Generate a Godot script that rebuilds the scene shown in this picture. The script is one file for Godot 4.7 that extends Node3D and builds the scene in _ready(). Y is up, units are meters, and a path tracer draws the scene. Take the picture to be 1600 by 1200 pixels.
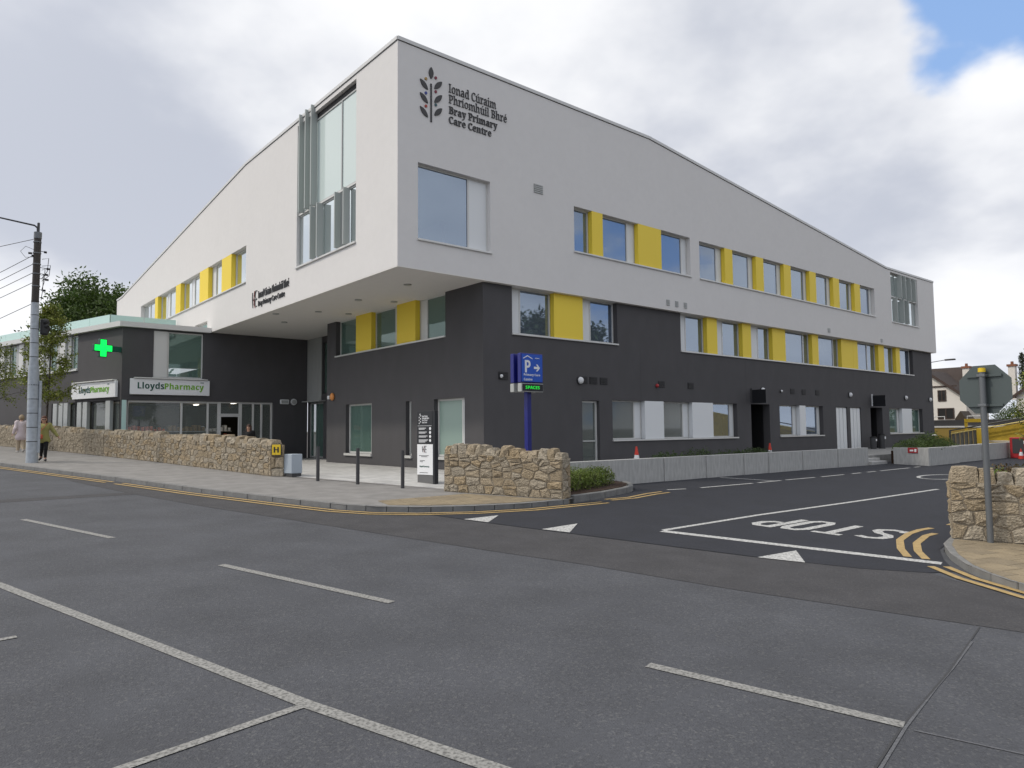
extends Node3D
# A three-storey health centre on a street corner: white upper storey over a dark ground block, pharmacy wing to the left, access road to the right.
# World: y up, metres; the street rises 3 % towards -x, the side facade runs along -z.

var M := {}
var taken := {}
var rng := RandomNumberGenerator.new()

# ---------------------------------------------------------------- mesh building
class MB:
	var v := PackedVector3Array()
	var n := PackedVector3Array()
	func tri3(a: Vector3, b: Vector3, c: Vector3, na: Vector3, nb: Vector3, nc: Vector3) -> void:
		if (b - a).cross(c - a).dot(na + nb + nc) > 0.0:
			v.append(a); v.append(c); v.append(b)
			n.append(na); n.append(nc); n.append(nb)
		else:
			v.append(a); v.append(b); v.append(c)
			n.append(na); n.append(nb); n.append(nc)
	func tri(a: Vector3, b: Vector3, c: Vector3, out: Vector3) -> void:
		var f := (b - a).cross(c - a)
		if f.length_squared() < 1e-14:
			return
		f = f.normalized()
		if f.dot(out) < 0.0:
			f = -f
		tri3(a, b, c, f, f, f)
	func quad(a: Vector3, b: Vector3, c: Vector3, d: Vector3, out: Vector3) -> void:
		tri(a, b, c, out)
		tri(a, c, d, out)
	func box(c: Vector3, s: Vector3, t := Transform3D.IDENTITY) -> void:
		var h := s * 0.5
		for ax in 3:
			for sg in [-1.0, 1.0]:
				var o := Vector3.ZERO
				o[ax] = sg
				var p := Vector3.ZERO
				p[(ax + 1) % 3] = 1.0
				var q := Vector3.ZERO
				q[(ax + 2) % 3] = 1.0
				var m := c + o * h
				quad(t * (m - p * h - q * h), t * (m + p * h - q * h), t * (m + p * h + q * h), t * (m - p * h + q * h), t.basis * o)
	func span(a: Vector3, b: Vector3, t := Transform3D.IDENTITY) -> void:
		box((a + b) * 0.5, (b - a).abs(), t)
	func rbox(c: Vector3, s: Vector3, r: float, t := Transform3D.IDENTITY) -> void:
		var h := s * 0.5
		var k := h - Vector3(r, r, r)
		for ax in 3:
			var b1 := (ax + 1) % 3
			var b2 := (ax + 2) % 3
			for sg in [-1.0, 1.0]:
				var pts: Array[Vector3] = []
				for e in [[-1, -1], [1, -1], [1, 1], [-1, 1]]:
					var p := Vector3.ZERO
					p[ax] = sg * h[ax]
					p[b1] = e[0] * k[b1]
					p[b2] = e[1] * k[b2]
					pts.append(t * (c + p))
				var o := Vector3.ZERO
				o[ax] = sg
				quad(pts[0], pts[1], pts[2], pts[3], t.basis * o)
			for s1 in [-1.0, 1.0]:
				for s2 in [-1.0, 1.0]:
					var e1 := Vector3.ZERO
					e1[b1] = s1 * h[b1]
					e1[b2] = s2 * k[b2]
					var e2 := Vector3.ZERO
					e2[b1] = s1 * k[b1]
					e2[b2] = s2 * h[b2]
					var w := Vector3.ZERO
					w[ax] = k[ax]
					var o2 := Vector3.ZERO
					o2[b1] = s1
					o2[b2] = s2
					quad(t * (c + e1 - w), t * (c + e1 + w), t * (c + e2 + w), t * (c + e2 - w), t.basis * o2)
		for sx in [-1.0, 1.0]:
			for sy in [-1.0, 1.0]:
				for sz in [-1.0, 1.0]:
					tri(t * (c + Vector3(sx * h.x, sy * k.y, sz * k.z)), t * (c + Vector3(sx * k.x, sy * h.y, sz * k.z)), t * (c + Vector3(sx * k.x, sy * k.y, sz * h.z)), t.basis * Vector3(sx, sy, sz))
	func tube(pts: Array, radii: Array, seg := 8, caps := true) -> void:
		var rings := []
		var nrm := []
		var side := Vector3.ZERO
		for i in pts.size():
			var d: Vector3 = (pts[mini(i + 1, pts.size() - 1)] - pts[maxi(i - 1, 0)]).normalized()
			if side == Vector3.ZERO:
				side = d.cross(Vector3.UP if absf(d.y) < 0.9 else Vector3.RIGHT).normalized()
			side = (side - d * side.dot(d)).normalized()
			var up := d.cross(side)
			var ring := []
			var rn := []
			for j in seg:
				var a := TAU * j / seg
				var o := side * cos(a) + up * sin(a)
				ring.append(pts[i] + o * radii[i])
				rn.append(o)
			rings.append(ring)
			nrm.append(rn)
		for i in pts.size() - 1:
			for j in seg:
				var k := (j + 1) % seg
				tri3(rings[i][j], rings[i][k], rings[i + 1][k], nrm[i][j], nrm[i][k], nrm[i + 1][k])
				tri3(rings[i][j], rings[i + 1][k], rings[i + 1][j], nrm[i][j], nrm[i + 1][k], nrm[i + 1][j])
		if caps:
			var d0: Vector3 = (pts[0] - pts[1]).normalized()
			var d1: Vector3 = (pts[-1] - pts[-2]).normalized()
			for j in seg:
				var k := (j + 1) % seg
				tri(pts[0], rings[0][j], rings[0][k], d0)
				tri(pts[-1], rings[-1][j], rings[-1][k], d1)
	func ball(c: Vector3, r: Vector3, seg := 10) -> void:
		var hs := seg / 2
		for i in hs:
			for j in seg:
				var p := []
				for e in [[i, j], [i, j + 1], [i + 1, j + 1], [i + 1, j]]:
					var th: float = PI * e[0] / hs
					var ph: float = TAU * e[1] / seg
					p.append(Vector3(sin(th) * cos(ph), cos(th), sin(th) * sin(ph)))
				if i > 0:
					tri3(c + p[0] * r, c + p[1] * r, c + p[2] * r, p[0], p[1], p[2])
				if i < hs - 1:
					tri3(c + p[0] * r, c + p[2] * r, c + p[3] * r, p[0], p[2], p[3])
	func prism(poly: PackedVector2Array, z0: float, z1: float, t := Transform3D.IDENTITY) -> void:
		var idx := Geometry2D.triangulate_polygon(poly)
		for i in range(0, idx.size(), 3):
			var a := poly[idx[i]]
			var b := poly[idx[i + 1]]
			var c := poly[idx[i + 2]]
			tri(t * Vector3(a.x, a.y, z1), t * Vector3(b.x, b.y, z1), t * Vector3(c.x, c.y, z1), t.basis.z)
			tri(t * Vector3(a.x, a.y, z0), t * Vector3(b.x, b.y, z0), t * Vector3(c.x, c.y, z0), -t.basis.z)
		var sg := -1.0 if Geometry2D.is_polygon_clockwise(poly) else 1.0
		for i in poly.size():
			var a := poly[i]
			var b := poly[(i + 1) % poly.size()]
			var e := (b - a)
			var o := Vector3(e.y, -e.x, 0) * sg
			quad(t * Vector3(a.x, a.y, z0), t * Vector3(b.x, b.y, z0), t * Vector3(b.x, b.y, z1), t * Vector3(a.x, a.y, z1), t.basis * o)
	func mesh() -> ArrayMesh:
		var arr := []
		arr.resize(Mesh.ARRAY_MAX)
		arr[Mesh.ARRAY_VERTEX] = v
		arr[Mesh.ARRAY_NORMAL] = n
		var m := ArrayMesh.new()
		if v.size():
			m.add_surface_from_arrays(Mesh.PRIMITIVE_TRIANGLES, arr)
		return m

# ---------------------------------------------------------------- scene tree
func numbered(called: String) -> String:
	var k: int = taken.get(called, 0)
	taken[called] = k + 1
	return called if k == 0 else "%s_%03d" % [called, k]

func tag(o: Node3D, label: String, category := "", group := "") -> void:
	o.set_meta("label", label)
	if category:
		o.set_meta("category", category)
	if group:
		o.set_meta("group", group)

func thing(called: String, label: String, category: String, at := Vector3.ZERO, turn := 0.0, group := "") -> Node3D:
	var o := Node3D.new()
	o.name = numbered(called)
	add_child(o)
	o.position = at
	o.rotation.y = turn
	tag(o, label, category, group)
	return o

func copy_of(src: Node3D, called: String, label: String, at: Vector3, turn := 0.0) -> Node3D:
	var o: Node3D = src.duplicate()
	o.name = numbered(called)
	add_child(o)
	o.position = at
	o.rotation.y = turn
	o.set_meta("label", label)
	return o

# a part; the mesh is in the parent's own axes unless a world placement is given
func part(parent: Node3D, called: String, mesh: Mesh, m: Material, at := Transform3D.IDENTITY) -> MeshInstance3D:
	var o := MeshInstance3D.new()
	o.name = called
	o.mesh = mesh
	o.material_override = m
	parent.add_child(o, true)
	o.transform = at
	return o

func wpart(parent: Node3D, called: String, mesh: Mesh, m: Material, world := Transform3D.IDENTITY) -> MeshInstance3D:
	var o := part(parent, called, mesh, m)
	o.global_transform = world
	return o

func struct(called: String, mesh: Mesh, m: Material) -> MeshInstance3D:
	var o := MeshInstance3D.new()
	o.name = numbered(called)
	o.mesh = mesh
	o.material_override = m
	add_child(o)
	o.set_meta("kind", "structure")
	return o

# ---------------------------------------------------------------- materials
func lin(r: float, g: float, b: float, a := 1.0) -> Color:
	var c := Color(r, g, b).linear_to_srgb()
	c.a = a
	return c

func noise_tex(freq: float, octaves: int, lo: float, hi: float, sd: int, size := 512, kind := FastNoiseLite.TYPE_SIMPLEX_SMOOTH, mid := -1.0) -> NoiseTexture2D:
	var f := FastNoiseLite.new()
	f.noise_type = kind
	f.seed = sd
	f.frequency = freq
	f.fractal_octaves = octaves
	var t := NoiseTexture2D.new()
	t.width = size
	t.height = size
	t.seamless = true
	t.noise = f
	var g := Gradient.new()
	g.set_color(0, Color(lo, lo, lo))
	g.set_color(1, Color(hi, hi, hi))
	if mid >= 0.0:
		g.add_point(0.5, Color(mid, mid, mid))
	t.color_ramp = g
	return t

func mat(key: String, c: Color, rough := 0.8, metal := 0.0) -> StandardMaterial3D:
	var m := StandardMaterial3D.new()
	m.resource_name = key
	m.albedo_color = c
	m.roughness = rough
	m.metallic = metal
	M[key] = m
	return m

# fine grain (and a broad mottling over it) laid in world axes
func grain(m: StandardMaterial3D, fine: Texture2D, metres: float, broad: Texture2D = null, broad_metres := 10.0, relief: Texture2D = null, cm := 0.0) -> StandardMaterial3D:
	m.albedo_texture = fine
	m.uv1_triplanar = true
	m.uv1_world_triplanar = true
	m.uv1_scale = Vector3.ONE / metres
	if broad:
		m.detail_enabled = true
		m.detail_blend_mode = BaseMaterial3D.BLEND_MODE_MUL
		m.detail_albedo = broad
		m.detail_uv_layer = BaseMaterial3D.DETAIL_UV_2
		m.uv2_triplanar = true
		m.uv2_world_triplanar = true
		m.uv2_scale = Vector3.ONE / broad_metres
	if relief:
		m.heightmap_enabled = true
		m.heightmap_texture = relief
		m.heightmap_scale = cm
	return m

func make_materials() -> void:
	var speck := noise_tex(0.16, 3, 0.42, 1.0, 3, 1024, FastNoiseLite.TYPE_SIMPLEX_SMOOTH, 0.78)
	var cells := FastNoiseLite.new()
	cells.noise_type = FastNoiseLite.TYPE_CELLULAR
	cells.seed = 31
	cells.frequency = 0.13
	cells.cellular_return_type = FastNoiseLite.RETURN_CELL_VALUE
	cells.fractal_type = FastNoiseLite.FRACTAL_NONE
	var chips := NoiseTexture2D.new()
	chips.width = 1024
	chips.height = 1024
	chips.seamless = true
	chips.noise = cells
	var cg := Gradient.new()
	cg.set_color(0, Color(0.74, 0.74, 0.75))
	cg.set_color(1, Color(1.0, 0.99, 0.96))
	cg.add_point(0.82, Color(0.85, 0.85, 0.86))
	cg.add_point(0.18, Color(0.80, 0.80, 0.81))
	chips.color_ramp = cg
	var streak := noise_tex(0.02, 4, 0.86, 1.0, 23, 512)
	var faint := noise_tex(0.012, 4, 0.94, 1.0, 29, 512)
	var wear := noise_tex(0.05, 5, 0.5, 1.0, 37, 512, FastNoiseLite.TYPE_SIMPLEX_SMOOTH, 0.9)
	var mottle := noise_tex(0.012, 6, 0.85, 1.0, 5, 512)
	var soft := noise_tex(0.012, 4, 0.988, 1.0, 8, 512)
	var mild := noise_tex(0.08, 4, 0.93, 1.0, 9, 512)
	var rocky := noise_tex(0.025, 5, 0.68, 1.0, 12, 512)
	var lumps := noise_tex(0.03, 5, 0.0, 1.0, 14, 512)
	var pebbles := noise_tex(0.12, 3, 0.0, 1.0, 16, 1024)
	grain(mat("old_asphalt", lin(0.118, 0.123, 0.136), 0.88), chips, 2.2, mottle, 9.0, pebbles, 0.5)
	grain(mat("patch_asphalt", lin(0.090, 0.088, 0.092), 0.9), chips, 2.0, mottle, 5.0, pebbles, 0.5)
	grain(mat("new_asphalt", lin(0.029, 0.032, 0.044), 0.85), chips, 1.7, mottle, 7.0, pebbles, 0.35)
	grain(mat("oil_stain", lin(0.102, 0.106, 0.117), 0.8), chips, 2.2, mottle, 0.8)
	grain(mat("bitumen", lin(0.075, 0.076, 0.08), 0.75), speck, 1.3)
	grain(mat("joint_grey", lin(0.185, 0.19, 0.205), 0.85), rocky, 0.25, mottle, 0.5)
	grain(mat("earth", lin(0.09, 0.08, 0.06), 0.95), mottle, 3.0)
	grain(mat("soil", lin(0.07, 0.035, 0.02), 0.95), rocky, 0.6, null, 1.0, lumps, 3.0)
	grain(mat("footpath_concrete", lin(0.29, 0.28, 0.268), 0.9), mild, 0.8, mottle, 4.0, pebbles, 0.15)
	grain(mat("kerb_stone", lin(0.40, 0.40, 0.39), 0.85), speck, 0.7, mottle, 1.7)
	grain(mat("paving_a", lin(0.60, 0.595, 0.575), 0.8), mild, 0.7, mottle, 3.0)
	grain(mat("paving_b", lin(0.53, 0.525, 0.51), 0.8), mild, 0.7, mottle, 3.0)
	grain(mat("paving_joint", lin(0.2, 0.19, 0.18), 0.9), mild, 0.7)
	grain(mat("tactile_a", lin(0.33, 0.265, 0.17), 0.85), mild, 0.4, mottle, 2.0)
	grain(mat("tactile_b", lin(0.29, 0.235, 0.155), 0.85), mild, 0.4, mottle, 2.0)
	grain(mat("white_paint", lin(0.70, 0.70, 0.68), 0.7), wear, 1.4, mottle, 0.8)
	grain(mat("worn_paint", lin(0.38, 0.375, 0.355), 0.75), wear, 0.9, mottle, 0.5)
	grain(mat("yellow_paint", lin(0.86, 0.60, 0.24), 0.7), speck, 0.8, mottle, 0.9)
	grain(mat("white_render", lin(0.72, 0.705, 0.69), 0.9), soft, 2.3, soft, 11.0)
	grain(mat("dark_render", lin(0.086, 0.083, 0.087), 0.85), mild, 1.3, faint, 7.0)
	M.dark_render.uv2_scale = Vector3(1.0 / 5.0, 1.0 / 9.0, 1.0 / 5.0)
	grain(mat("soffit_board", lin(0.78, 0.755, 0.72), 0.85), soft, 3.0)
	grain(mat("fair_concrete", lin(0.52, 0.52, 0.505), 0.85), mild, 1.1, streak, 2.0)
	M.fair_concrete.uv2_scale = Vector3(1.0 / 1.3, 1.0 / 5.0, 1.0 / 1.3)
	grain(mat("terrace_paving", lin(0.36, 0.355, 0.34), 0.85), mild, 1.0, mottle, 2.0)
	mat("yellow_board", lin(0.86, 0.645, 0.055), 0.6)
	mat("white_board", lin(0.72, 0.74, 0.75), 0.4)
	mat("frame_white", lin(0.62, 0.62, 0.60), 0.4)
	mat("frame_grey", lin(0.40, 0.41, 0.40), 0.4)
	mat("sill_metal", lin(0.62, 0.62, 0.60), 0.35, 0.2)
	mat("coping_metal", lin(0.62, 0.62, 0.61), 0.45)
	mat("dark_gap", lin(0.03, 0.03, 0.03), 0.8)
	mat("pale_spandrel", lin(0.60, 0.69, 0.67), 0.08)
	mat("boundary_yellow", lin(0.30, 0.21, 0.05), 0.8)
	mat("fin_metal", lin(0.40, 0.43, 0.41), 0.4)
	mat("fin_light", lin(0.45, 0.47, 0.46), 0.4, 0.2)
	mat("cabinet_dull", lin(0.13, 0.13, 0.13), 0.7)
	mat("house_pane", lin(0.05, 0.05, 0.05), 0.05, 0.3)
	mat("black_metal", lin(0.012, 0.012, 0.013), 0.5)
	mat("vent_dark", lin(0.02, 0.02, 0.022), 0.6)
	mat("charcoal_metal", lin(0.055, 0.055, 0.058), 0.5, 0.2)
	mat("galvanised", lin(0.15, 0.16, 0.168), 0.45, 0.4)
	mat("interior_wall", lin(0.45, 0.45, 0.43), 0.9)
	mat("interior_floor", lin(0.2, 0.19, 0.18), 0.7)
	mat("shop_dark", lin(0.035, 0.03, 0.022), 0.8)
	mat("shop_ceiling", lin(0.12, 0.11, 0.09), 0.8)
	var g := mat("sky_glass", lin(0.31, 0.38, 0.48, 0.3), 0.02, 0.72)
	g.transparency = BaseMaterial3D.TRANSPARENCY_ALPHA
	g = mat("bright_glass", lin(0.80, 0.86, 0.86, 0.3), 0.02, 0.92)
	g.transparency = BaseMaterial3D.TRANSPARENCY_ALPHA
	g = mat("shop_glass", lin(0.4, 0.45, 0.42, 0.25), 0.02, 0.02)
	g.transparency = BaseMaterial3D.TRANSPARENCY_ALPHA
	g = mat("green_glass", lin(0.22, 0.36, 0.31, 0.35), 0.03, 0.3)
	g.transparency = BaseMaterial3D.TRANSPARENCY_ALPHA
	mat("frosted_green", lin(0.27, 0.36, 0.32), 0.25)
	mat("teal_glass", lin(0.50, 0.70, 0.65), 0.15)
	mat("letter_grey", lin(0.035, 0.034, 0.036), 0.5)
	mat("dot_gold", lin(0.36, 0.22, 0.06), 0.5)
	mat("dot_maroon", lin(0.2, 0.02, 0.04), 0.5)
	mat("dot_blue", lin(0.03, 0.05, 0.25), 0.5)
	mat("dot_red", lin(0.36, 0.04, 0.02), 0.5)
	mat("dot_teal", lin(0.03, 0.09, 0.11), 0.5)
	mat("letter_red", lin(0.25, 0.06, 0.05), 0.5)
	mat("shop_green_dark", lin(0.0, 0.07, 0.05), 0.4)
	mat("shop_green", lin(0.17, 0.42, 0.01), 0.4)
	mat("sign_white", lin(0.80, 0.81, 0.82), 0.35)
	mat("sign_black", lin(0.013, 0.014, 0.017), 0.35)
	mat("sign_blue", lin(0.01, 0.085, 0.50), 0.35)
	mat("sign_blue_dark", lin(0.01, 0.014, 0.17), 0.4)
	mat("sign_yellow", lin(0.75, 0.52, 0.02), 0.4)
	mat("sign_back", lin(0.085, 0.105, 0.105), 0.5, 0.3)
	mat("lamp_white", lin(0.75, 0.76, 0.77), 0.3)
	mat("signal_red", lin(0.36, 0.02, 0.025), 0.4)
	mat("cone_red", lin(0.62, 0.05, 0.03), 0.5)
	mat("cabinet_grey", lin(0.36, 0.41, 0.46), 0.5)
	mat("alarm_orange", lin(0.75, 0.30, 0.08), 0.4)
	grain(mat("pole_paint", lin(0.50, 0.55, 0.60), 0.5), mild, 1.2, mottle, 1.5)
	grain(mat("pole_timber", lin(0.085, 0.075, 0.068), 0.9), rocky, 0.5)
	grain(mat("timber", lin(0.42, 0.27, 0.10), 0.8), rocky, 0.4)
	grain(mat("dark_timber", lin(0.08, 0.06, 0.04), 0.85), rocky, 0.4)
	grain(mat("bark", lin(0.09, 0.075, 0.06), 0.95), rocky, 0.3, null, 1.0, lumps, 1.0)
	grain(mat("mortar", lin(0.52, 0.44, 0.33), 0.95), rocky, 0.35, mottle, 1.3, lumps, 1.5)
	var tones := [[0.50, 0.395, 0.27], [0.46, 0.36, 0.24], [0.52, 0.42, 0.30], [0.46, 0.385, 0.29], [0.49, 0.375, 0.24], [0.44, 0.37, 0.28], [0.48, 0.41, 0.32]]
	for i in tones.size():
		var t: Array = tones[i]
		grain(mat("stone_%d" % i, lin(t[0] * 1.3 + 0.015, t[1] * 1.33 + 0.01, t[2] * 1.3 + 0.01), 0.92), rocky, 0.45 + 0.05 * i, mottle, 0.9, lumps, 3.2)
	grain(mat("house_render", lin(0.70, 0.66, 0.60), 0.9), soft, 2.0)
	grain(mat("roof_brown", lin(0.075, 0.052, 0.043), 0.85), rocky, 0.8, mottle, 6.0)
	mat("house_frame", lin(0.05, 0.03, 0.022), 0.6)
	mat("pot_clay", lin(0.22, 0.09, 0.05), 0.8)
	mat("yellow_steel", lin(0.72, 0.47, 0.03), 0.5)
	grain(mat("yellow_wall", lin(0.50, 0.34, 0.03), 0.8), mild, 1.5, mottle, 2.0)
	mat("baluster_grey", lin(0.16, 0.155, 0.13), 0.6)
	mat("rail_dark", lin(0.07, 0.07, 0.06), 0.5)
	mat("rail_pale", lin(0.72, 0.58, 0.2), 0.5)
	for e in [["leaf_street", 0.20, 0.225, 0.045], ["leaf_dark", 0.04, 0.072, 0.016], ["leaf_mid", 0.065, 0.105, 0.022], ["leaf_hedge", 0.14, 0.19, 0.04], ["leaf_rust", 0.10, 0.065, 0.025], ["leaf_far", 0.06, 0.075, 0.055]]:
		var lm := mat(e[0], lin(e[1], e[2], e[3]), 0.6)
		lm.vertex_color_use_as_albedo = true
		lm.cull_mode = BaseMaterial3D.CULL_DISABLED
		lm.backlight_enabled = true
		lm.backlight = Color(0.5, 0.6, 0.2)
	mat("petal_white", lin(0.7, 0.7, 0.66), 0.6)
	mat("skin", lin(0.50, 0.29, 0.20), 0.6)
	mat("skin_pale", lin(0.55, 0.36, 0.28), 0.6)
	mat("wool_green", lin(0.30, 0.285, 0.10), 0.95)
	mat("legging_black", lin(0.008, 0.008, 0.009), 0.9)
	mat("hair_red", lin(0.085, 0.028, 0.016), 0.7)
	mat("hair_blond", lin(0.33, 0.25, 0.16), 0.7)
	mat("hair_brown", lin(0.06, 0.03, 0.02), 0.7)
	mat("jacket_pink", lin(0.62, 0.53, 0.54), 0.9)
	mat("trouser_beige", lin(0.44, 0.36, 0.26), 0.9)
	mat("bag_red", lin(0.55, 0.12, 0.06), 0.5)
	mat("shoe_dark", lin(0.02, 0.018, 0.022), 0.6)
	mat("shoe_pale", lin(0.6, 0.57, 0.54), 0.6)
	mat("lens_black", lin(0.01, 0.01, 0.01), 0.1)
	mat("lip_red", lin(0.3, 0.08, 0.07), 0.5)
	var e1 := mat("cross_lit", lin(0.0, 0.5, 0.05), 0.4)
	e1.emission_enabled = true
	e1.emission = lin(0.0, 1.0, 0.10)
	e1.emission_energy_multiplier = 1.0
	var e2 := mat("led_lit", lin(0.0, 0.4, 0.03), 0.4)
	e2.emission_enabled = true
	e2.emission = lin(0.02, 0.9, 0.06)
	e2.emission_energy_multiplier = 0.45
	var e3 := mat("shop_lamp", lin(0.9, 0.9, 0.85), 0.4)
	e3.emission_enabled = true
	e3.emission = lin(1.0, 0.95, 0.85)
	e3.emission_energy_multiplier = 3.0

# ---------------------------------------------------------------- ground
func gy(x: float) -> float:
	return -0.03 * clampf(x, -60.0, 60.0)

func on_ground(x: float, z: float, off := 0.0) -> Vector3:
	return Vector3(x, gy(x) + off, z)

# a flat piece of ground laid on the slope; poly is in (x, z)
func sheet(poly: PackedVector2Array, off: float) -> ArrayMesh:
	var b := MB.new()
	for band in [[-900.0, -60.0], [-60.0, 60.0], [60.0, 900.0]]:
		var strip := PackedVector2Array([Vector2(band[0], -900), Vector2(band[1], -900), Vector2(band[1], 900), Vector2(band[0], 900)])
		for p: PackedVector2Array in Geometry2D.intersect_polygons(poly, strip):
			var idx := Geometry2D.triangulate_polygon(p)
			for i in range(0, idx.size(), 3):
				b.tri(on_ground(p[idx[i]].x, p[idx[i]].y, off), on_ground(p[idx[i + 1]].x, p[idx[i + 1]].y, off), on_ground(p[idx[i + 2]].x, p[idx[i + 2]].y, off), Vector3.UP)
	return b.mesh()

func line_on_ground(pts: Array, w: float, off: float, closed := false) -> ArrayMesh:
	var b := MB.new()
	var l := []
	var r := []
	var n := pts.size()
	for i in n:
		var p: Vector2 = pts[i]
		var q0: Vector2 = pts[(i - 1 + n) % n] if (i > 0 or closed) else pts[0]
		var q1: Vector2 = pts[(i + 1) % n] if (i < n - 1 or closed) else pts[n - 1]
		var d0 := (p - q0).normalized() if p != q0 else (q1 - p).normalized()
		var d1 := (q1 - p).normalized() if p != q1 else d0
		var t := (d0 + d1).normalized()
		var m := Vector2(-t.y, t.x)
		var k := w * 0.5 / maxf(0.4, m.dot(Vector2(-d0.y, d0.x)))
		l.append(on_ground(p.x + m.x * k, p.y + m.y * k, off))
		r.append(on_ground(p.x - m.x * k, p.y - m.y * k, off))
	for i in (n if closed else n - 1):
		var j := (i + 1) % n
		b.quad(l[i], l[j], r[j], r[i], Vector3.UP)
	return b.mesh()

func v2(flat: Array) -> PackedVector2Array:
	var o := PackedVector2Array()
	for i in range(0, flat.size(), 2):
		o.append(Vector2(flat[i], flat[i + 1]))
	return o

# ---------------------------------------------------------------- walls with openings
# f: origin on the outer face, x right as seen from outside, y up, z out. top: polyline (u, v). openings: Rect2 (u, v, w, h)
func facade(f: Transform3D, u0: float, u1: float, v0: float, top: Array, openings: Array, thick: float, deep: float, ends := 3) -> ArrayMesh:
	var b := MB.new()
	var cuts := [u0, u1]
	for p in top:
		cuts.append(p.x)
	for r: Rect2 in openings:
		cuts.append(r.position.x)
		cuts.append(r.end.x)
	cuts.sort()
	var hi := func(u: float) -> float:
		for i in top.size() - 1:
			if u <= top[i + 1].x:
				return lerpf(top[i].y, top[i + 1].y, clampf((u - top[i].x) / (top[i + 1].x - top[i].x), 0.0, 1.0))
		return top[-1].y
	var P := func(u: float, v: float, n: float) -> Vector3:
		return f * Vector3(u, v, n)
	for i in cuts.size() - 1:
		var a: float = cuts[i]
		var c: float = cuts[i + 1]
		if c - a < 1e-4 or a < u0 - 1e-4 or c > u1 + 1e-4:
			continue
		var holes := []
		for r: Rect2 in openings:
			if r.position.x < a + 1e-4 and r.end.x > c - 1e-4:
				holes.append(r)
		holes.sort_custom(func(x, y): return x.position.y < y.position.y)
		var ha: float = hi.call(a + 1e-5)
		var hc: float = hi.call(c - 1e-5)
		var lo := v0
		for r: Rect2 in holes:
			if r.position.y > lo + 1e-4:
				b.quad(P.call(a, lo, 0), P.call(c, lo, 0), P.call(c, r.position.y, 0), P.call(a, r.position.y, 0), f.basis.z)
				b.quad(P.call(a, lo, -thick), P.call(c, lo, -thick), P.call(c, r.position.y, -thick), P.call(a, r.position.y, -thick), -f.basis.z)
			lo = r.end.y
		if ha > lo + 1e-3 or hc > lo + 1e-3:
			b.quad(P.call(a, lo, 0), P.call(c, lo, 0), P.call(c, hc, 0), P.call(a, ha, 0), f.basis.z)
			b.quad(P.call(a, lo, -thick), P.call(c, lo, -thick), P.call(c, hc, -thick), P.call(a, ha, -thick), -f.basis.z)
		b.quad(P.call(a, ha, 0), P.call(c, hc, 0), P.call(c, hc, -thick), P.call(a, ha, -thick), f.basis.y)
		if holes.is_empty() or holes[0].position.y > v0 + 1e-4:
			b.quad(P.call(a, v0, 0), P.call(c, v0, 0), P.call(c, v0, -thick), P.call(a, v0, -thick), -f.basis.y)
	for r: Rect2 in openings:
		var p := r.position
		var e := r.end
		b.quad(P.call(p.x, p.y, 0), P.call(p.x, e.y, 0), P.call(p.x, e.y, -deep), P.call(p.x, p.y, -deep), f.basis.x)
		b.quad(P.call(e.x, p.y, 0), P.call(e.x, e.y, 0), P.call(e.x, e.y, -deep), P.call(e.x, p.y, -deep), -f.basis.x)
		b.quad(P.call(p.x, p.y, 0), P.call(e.x, p.y, 0), P.call(e.x, p.y, -deep), P.call(p.x, p.y, -deep), f.basis.y)
		b.quad(P.call(p.x, e.y, 0), P.call(e.x, e.y, 0), P.call(e.x, e.y, -deep), P.call(p.x, e.y, -deep), -f.basis.y)
	for u in [u0, u1]:
		if not ends & (1 if u == u0 else 2):
			continue
		var h: float = hi.call(u)
		b.quad(P.call(u, v0, 0), P.call(u, h, 0), P.call(u, h, -thick), P.call(u, v0, -thick), f.basis.x * (-1.0 if u == u0 else 1.0))
	return b.mesh()

# one window: frame (the part), panes and a solid vent panel (sub-parts). bays: [[kind, u0, u1], ...]
func window(parent: Node3D, f: Transform3D, v0: float, v1: float, recess: float, bays: Array, glass: String, fm := "frame_white", fw := 0.055) -> Node3D:
	var a: float = bays[0][1]
	var z: float = bays[-1][2]
	var at := f * Transform3D(Basis.IDENTITY, Vector3(a, v0, -recess))
	var b := MB.new()
	var w := z - a
	var h := v1 - v0
	b.span(Vector3(0, 0, -0.05), Vector3(w, fw, 0.0))
	b.span(Vector3(0, h - fw, -0.05), Vector3(w, h, 0.0))
	b.span(Vector3(0, fw, -0.05), Vector3(fw, h - fw, 0.0))
	b.span(Vector3(w - fw, fw, -0.05), Vector3(w, h - fw, 0.0))
	for i in bays.size() - 1:
		var m: float = bays[i][2] - a
		b.span(Vector3(m - fw * 0.5, fw, -0.05), Vector3(m + fw * 0.5, h - fw, 0.004))
	var o := wpart(parent, "window", b.mesh(), M[fm], at)
	for i in bays.size():
		var l: float = bays[i][1] - a + (fw if i == 0 else fw * 0.5)
		var r: float = bays[i][2] - a - (fw if i == bays.size() - 1 else fw * 0.5)
		var q := MB.new()
		if bays[i][0] == "w":
			q.span(Vector3(l, fw, -0.045), Vector3(r, h - fw, -0.01))
			part(o, "vent_panel", q.mesh(), M.white_board)
		else:
			q.quad(Vector3(l, fw, -0.03), Vector3(r, fw, -0.03), Vector3(r, h - fw, -0.03), Vector3(l, h - fw, -0.03), Vector3.BACK)
			part(o, "pane", q.mesh(), M[glass if bays[i][0] == "p" else bays[i][0]])
	return o

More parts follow.
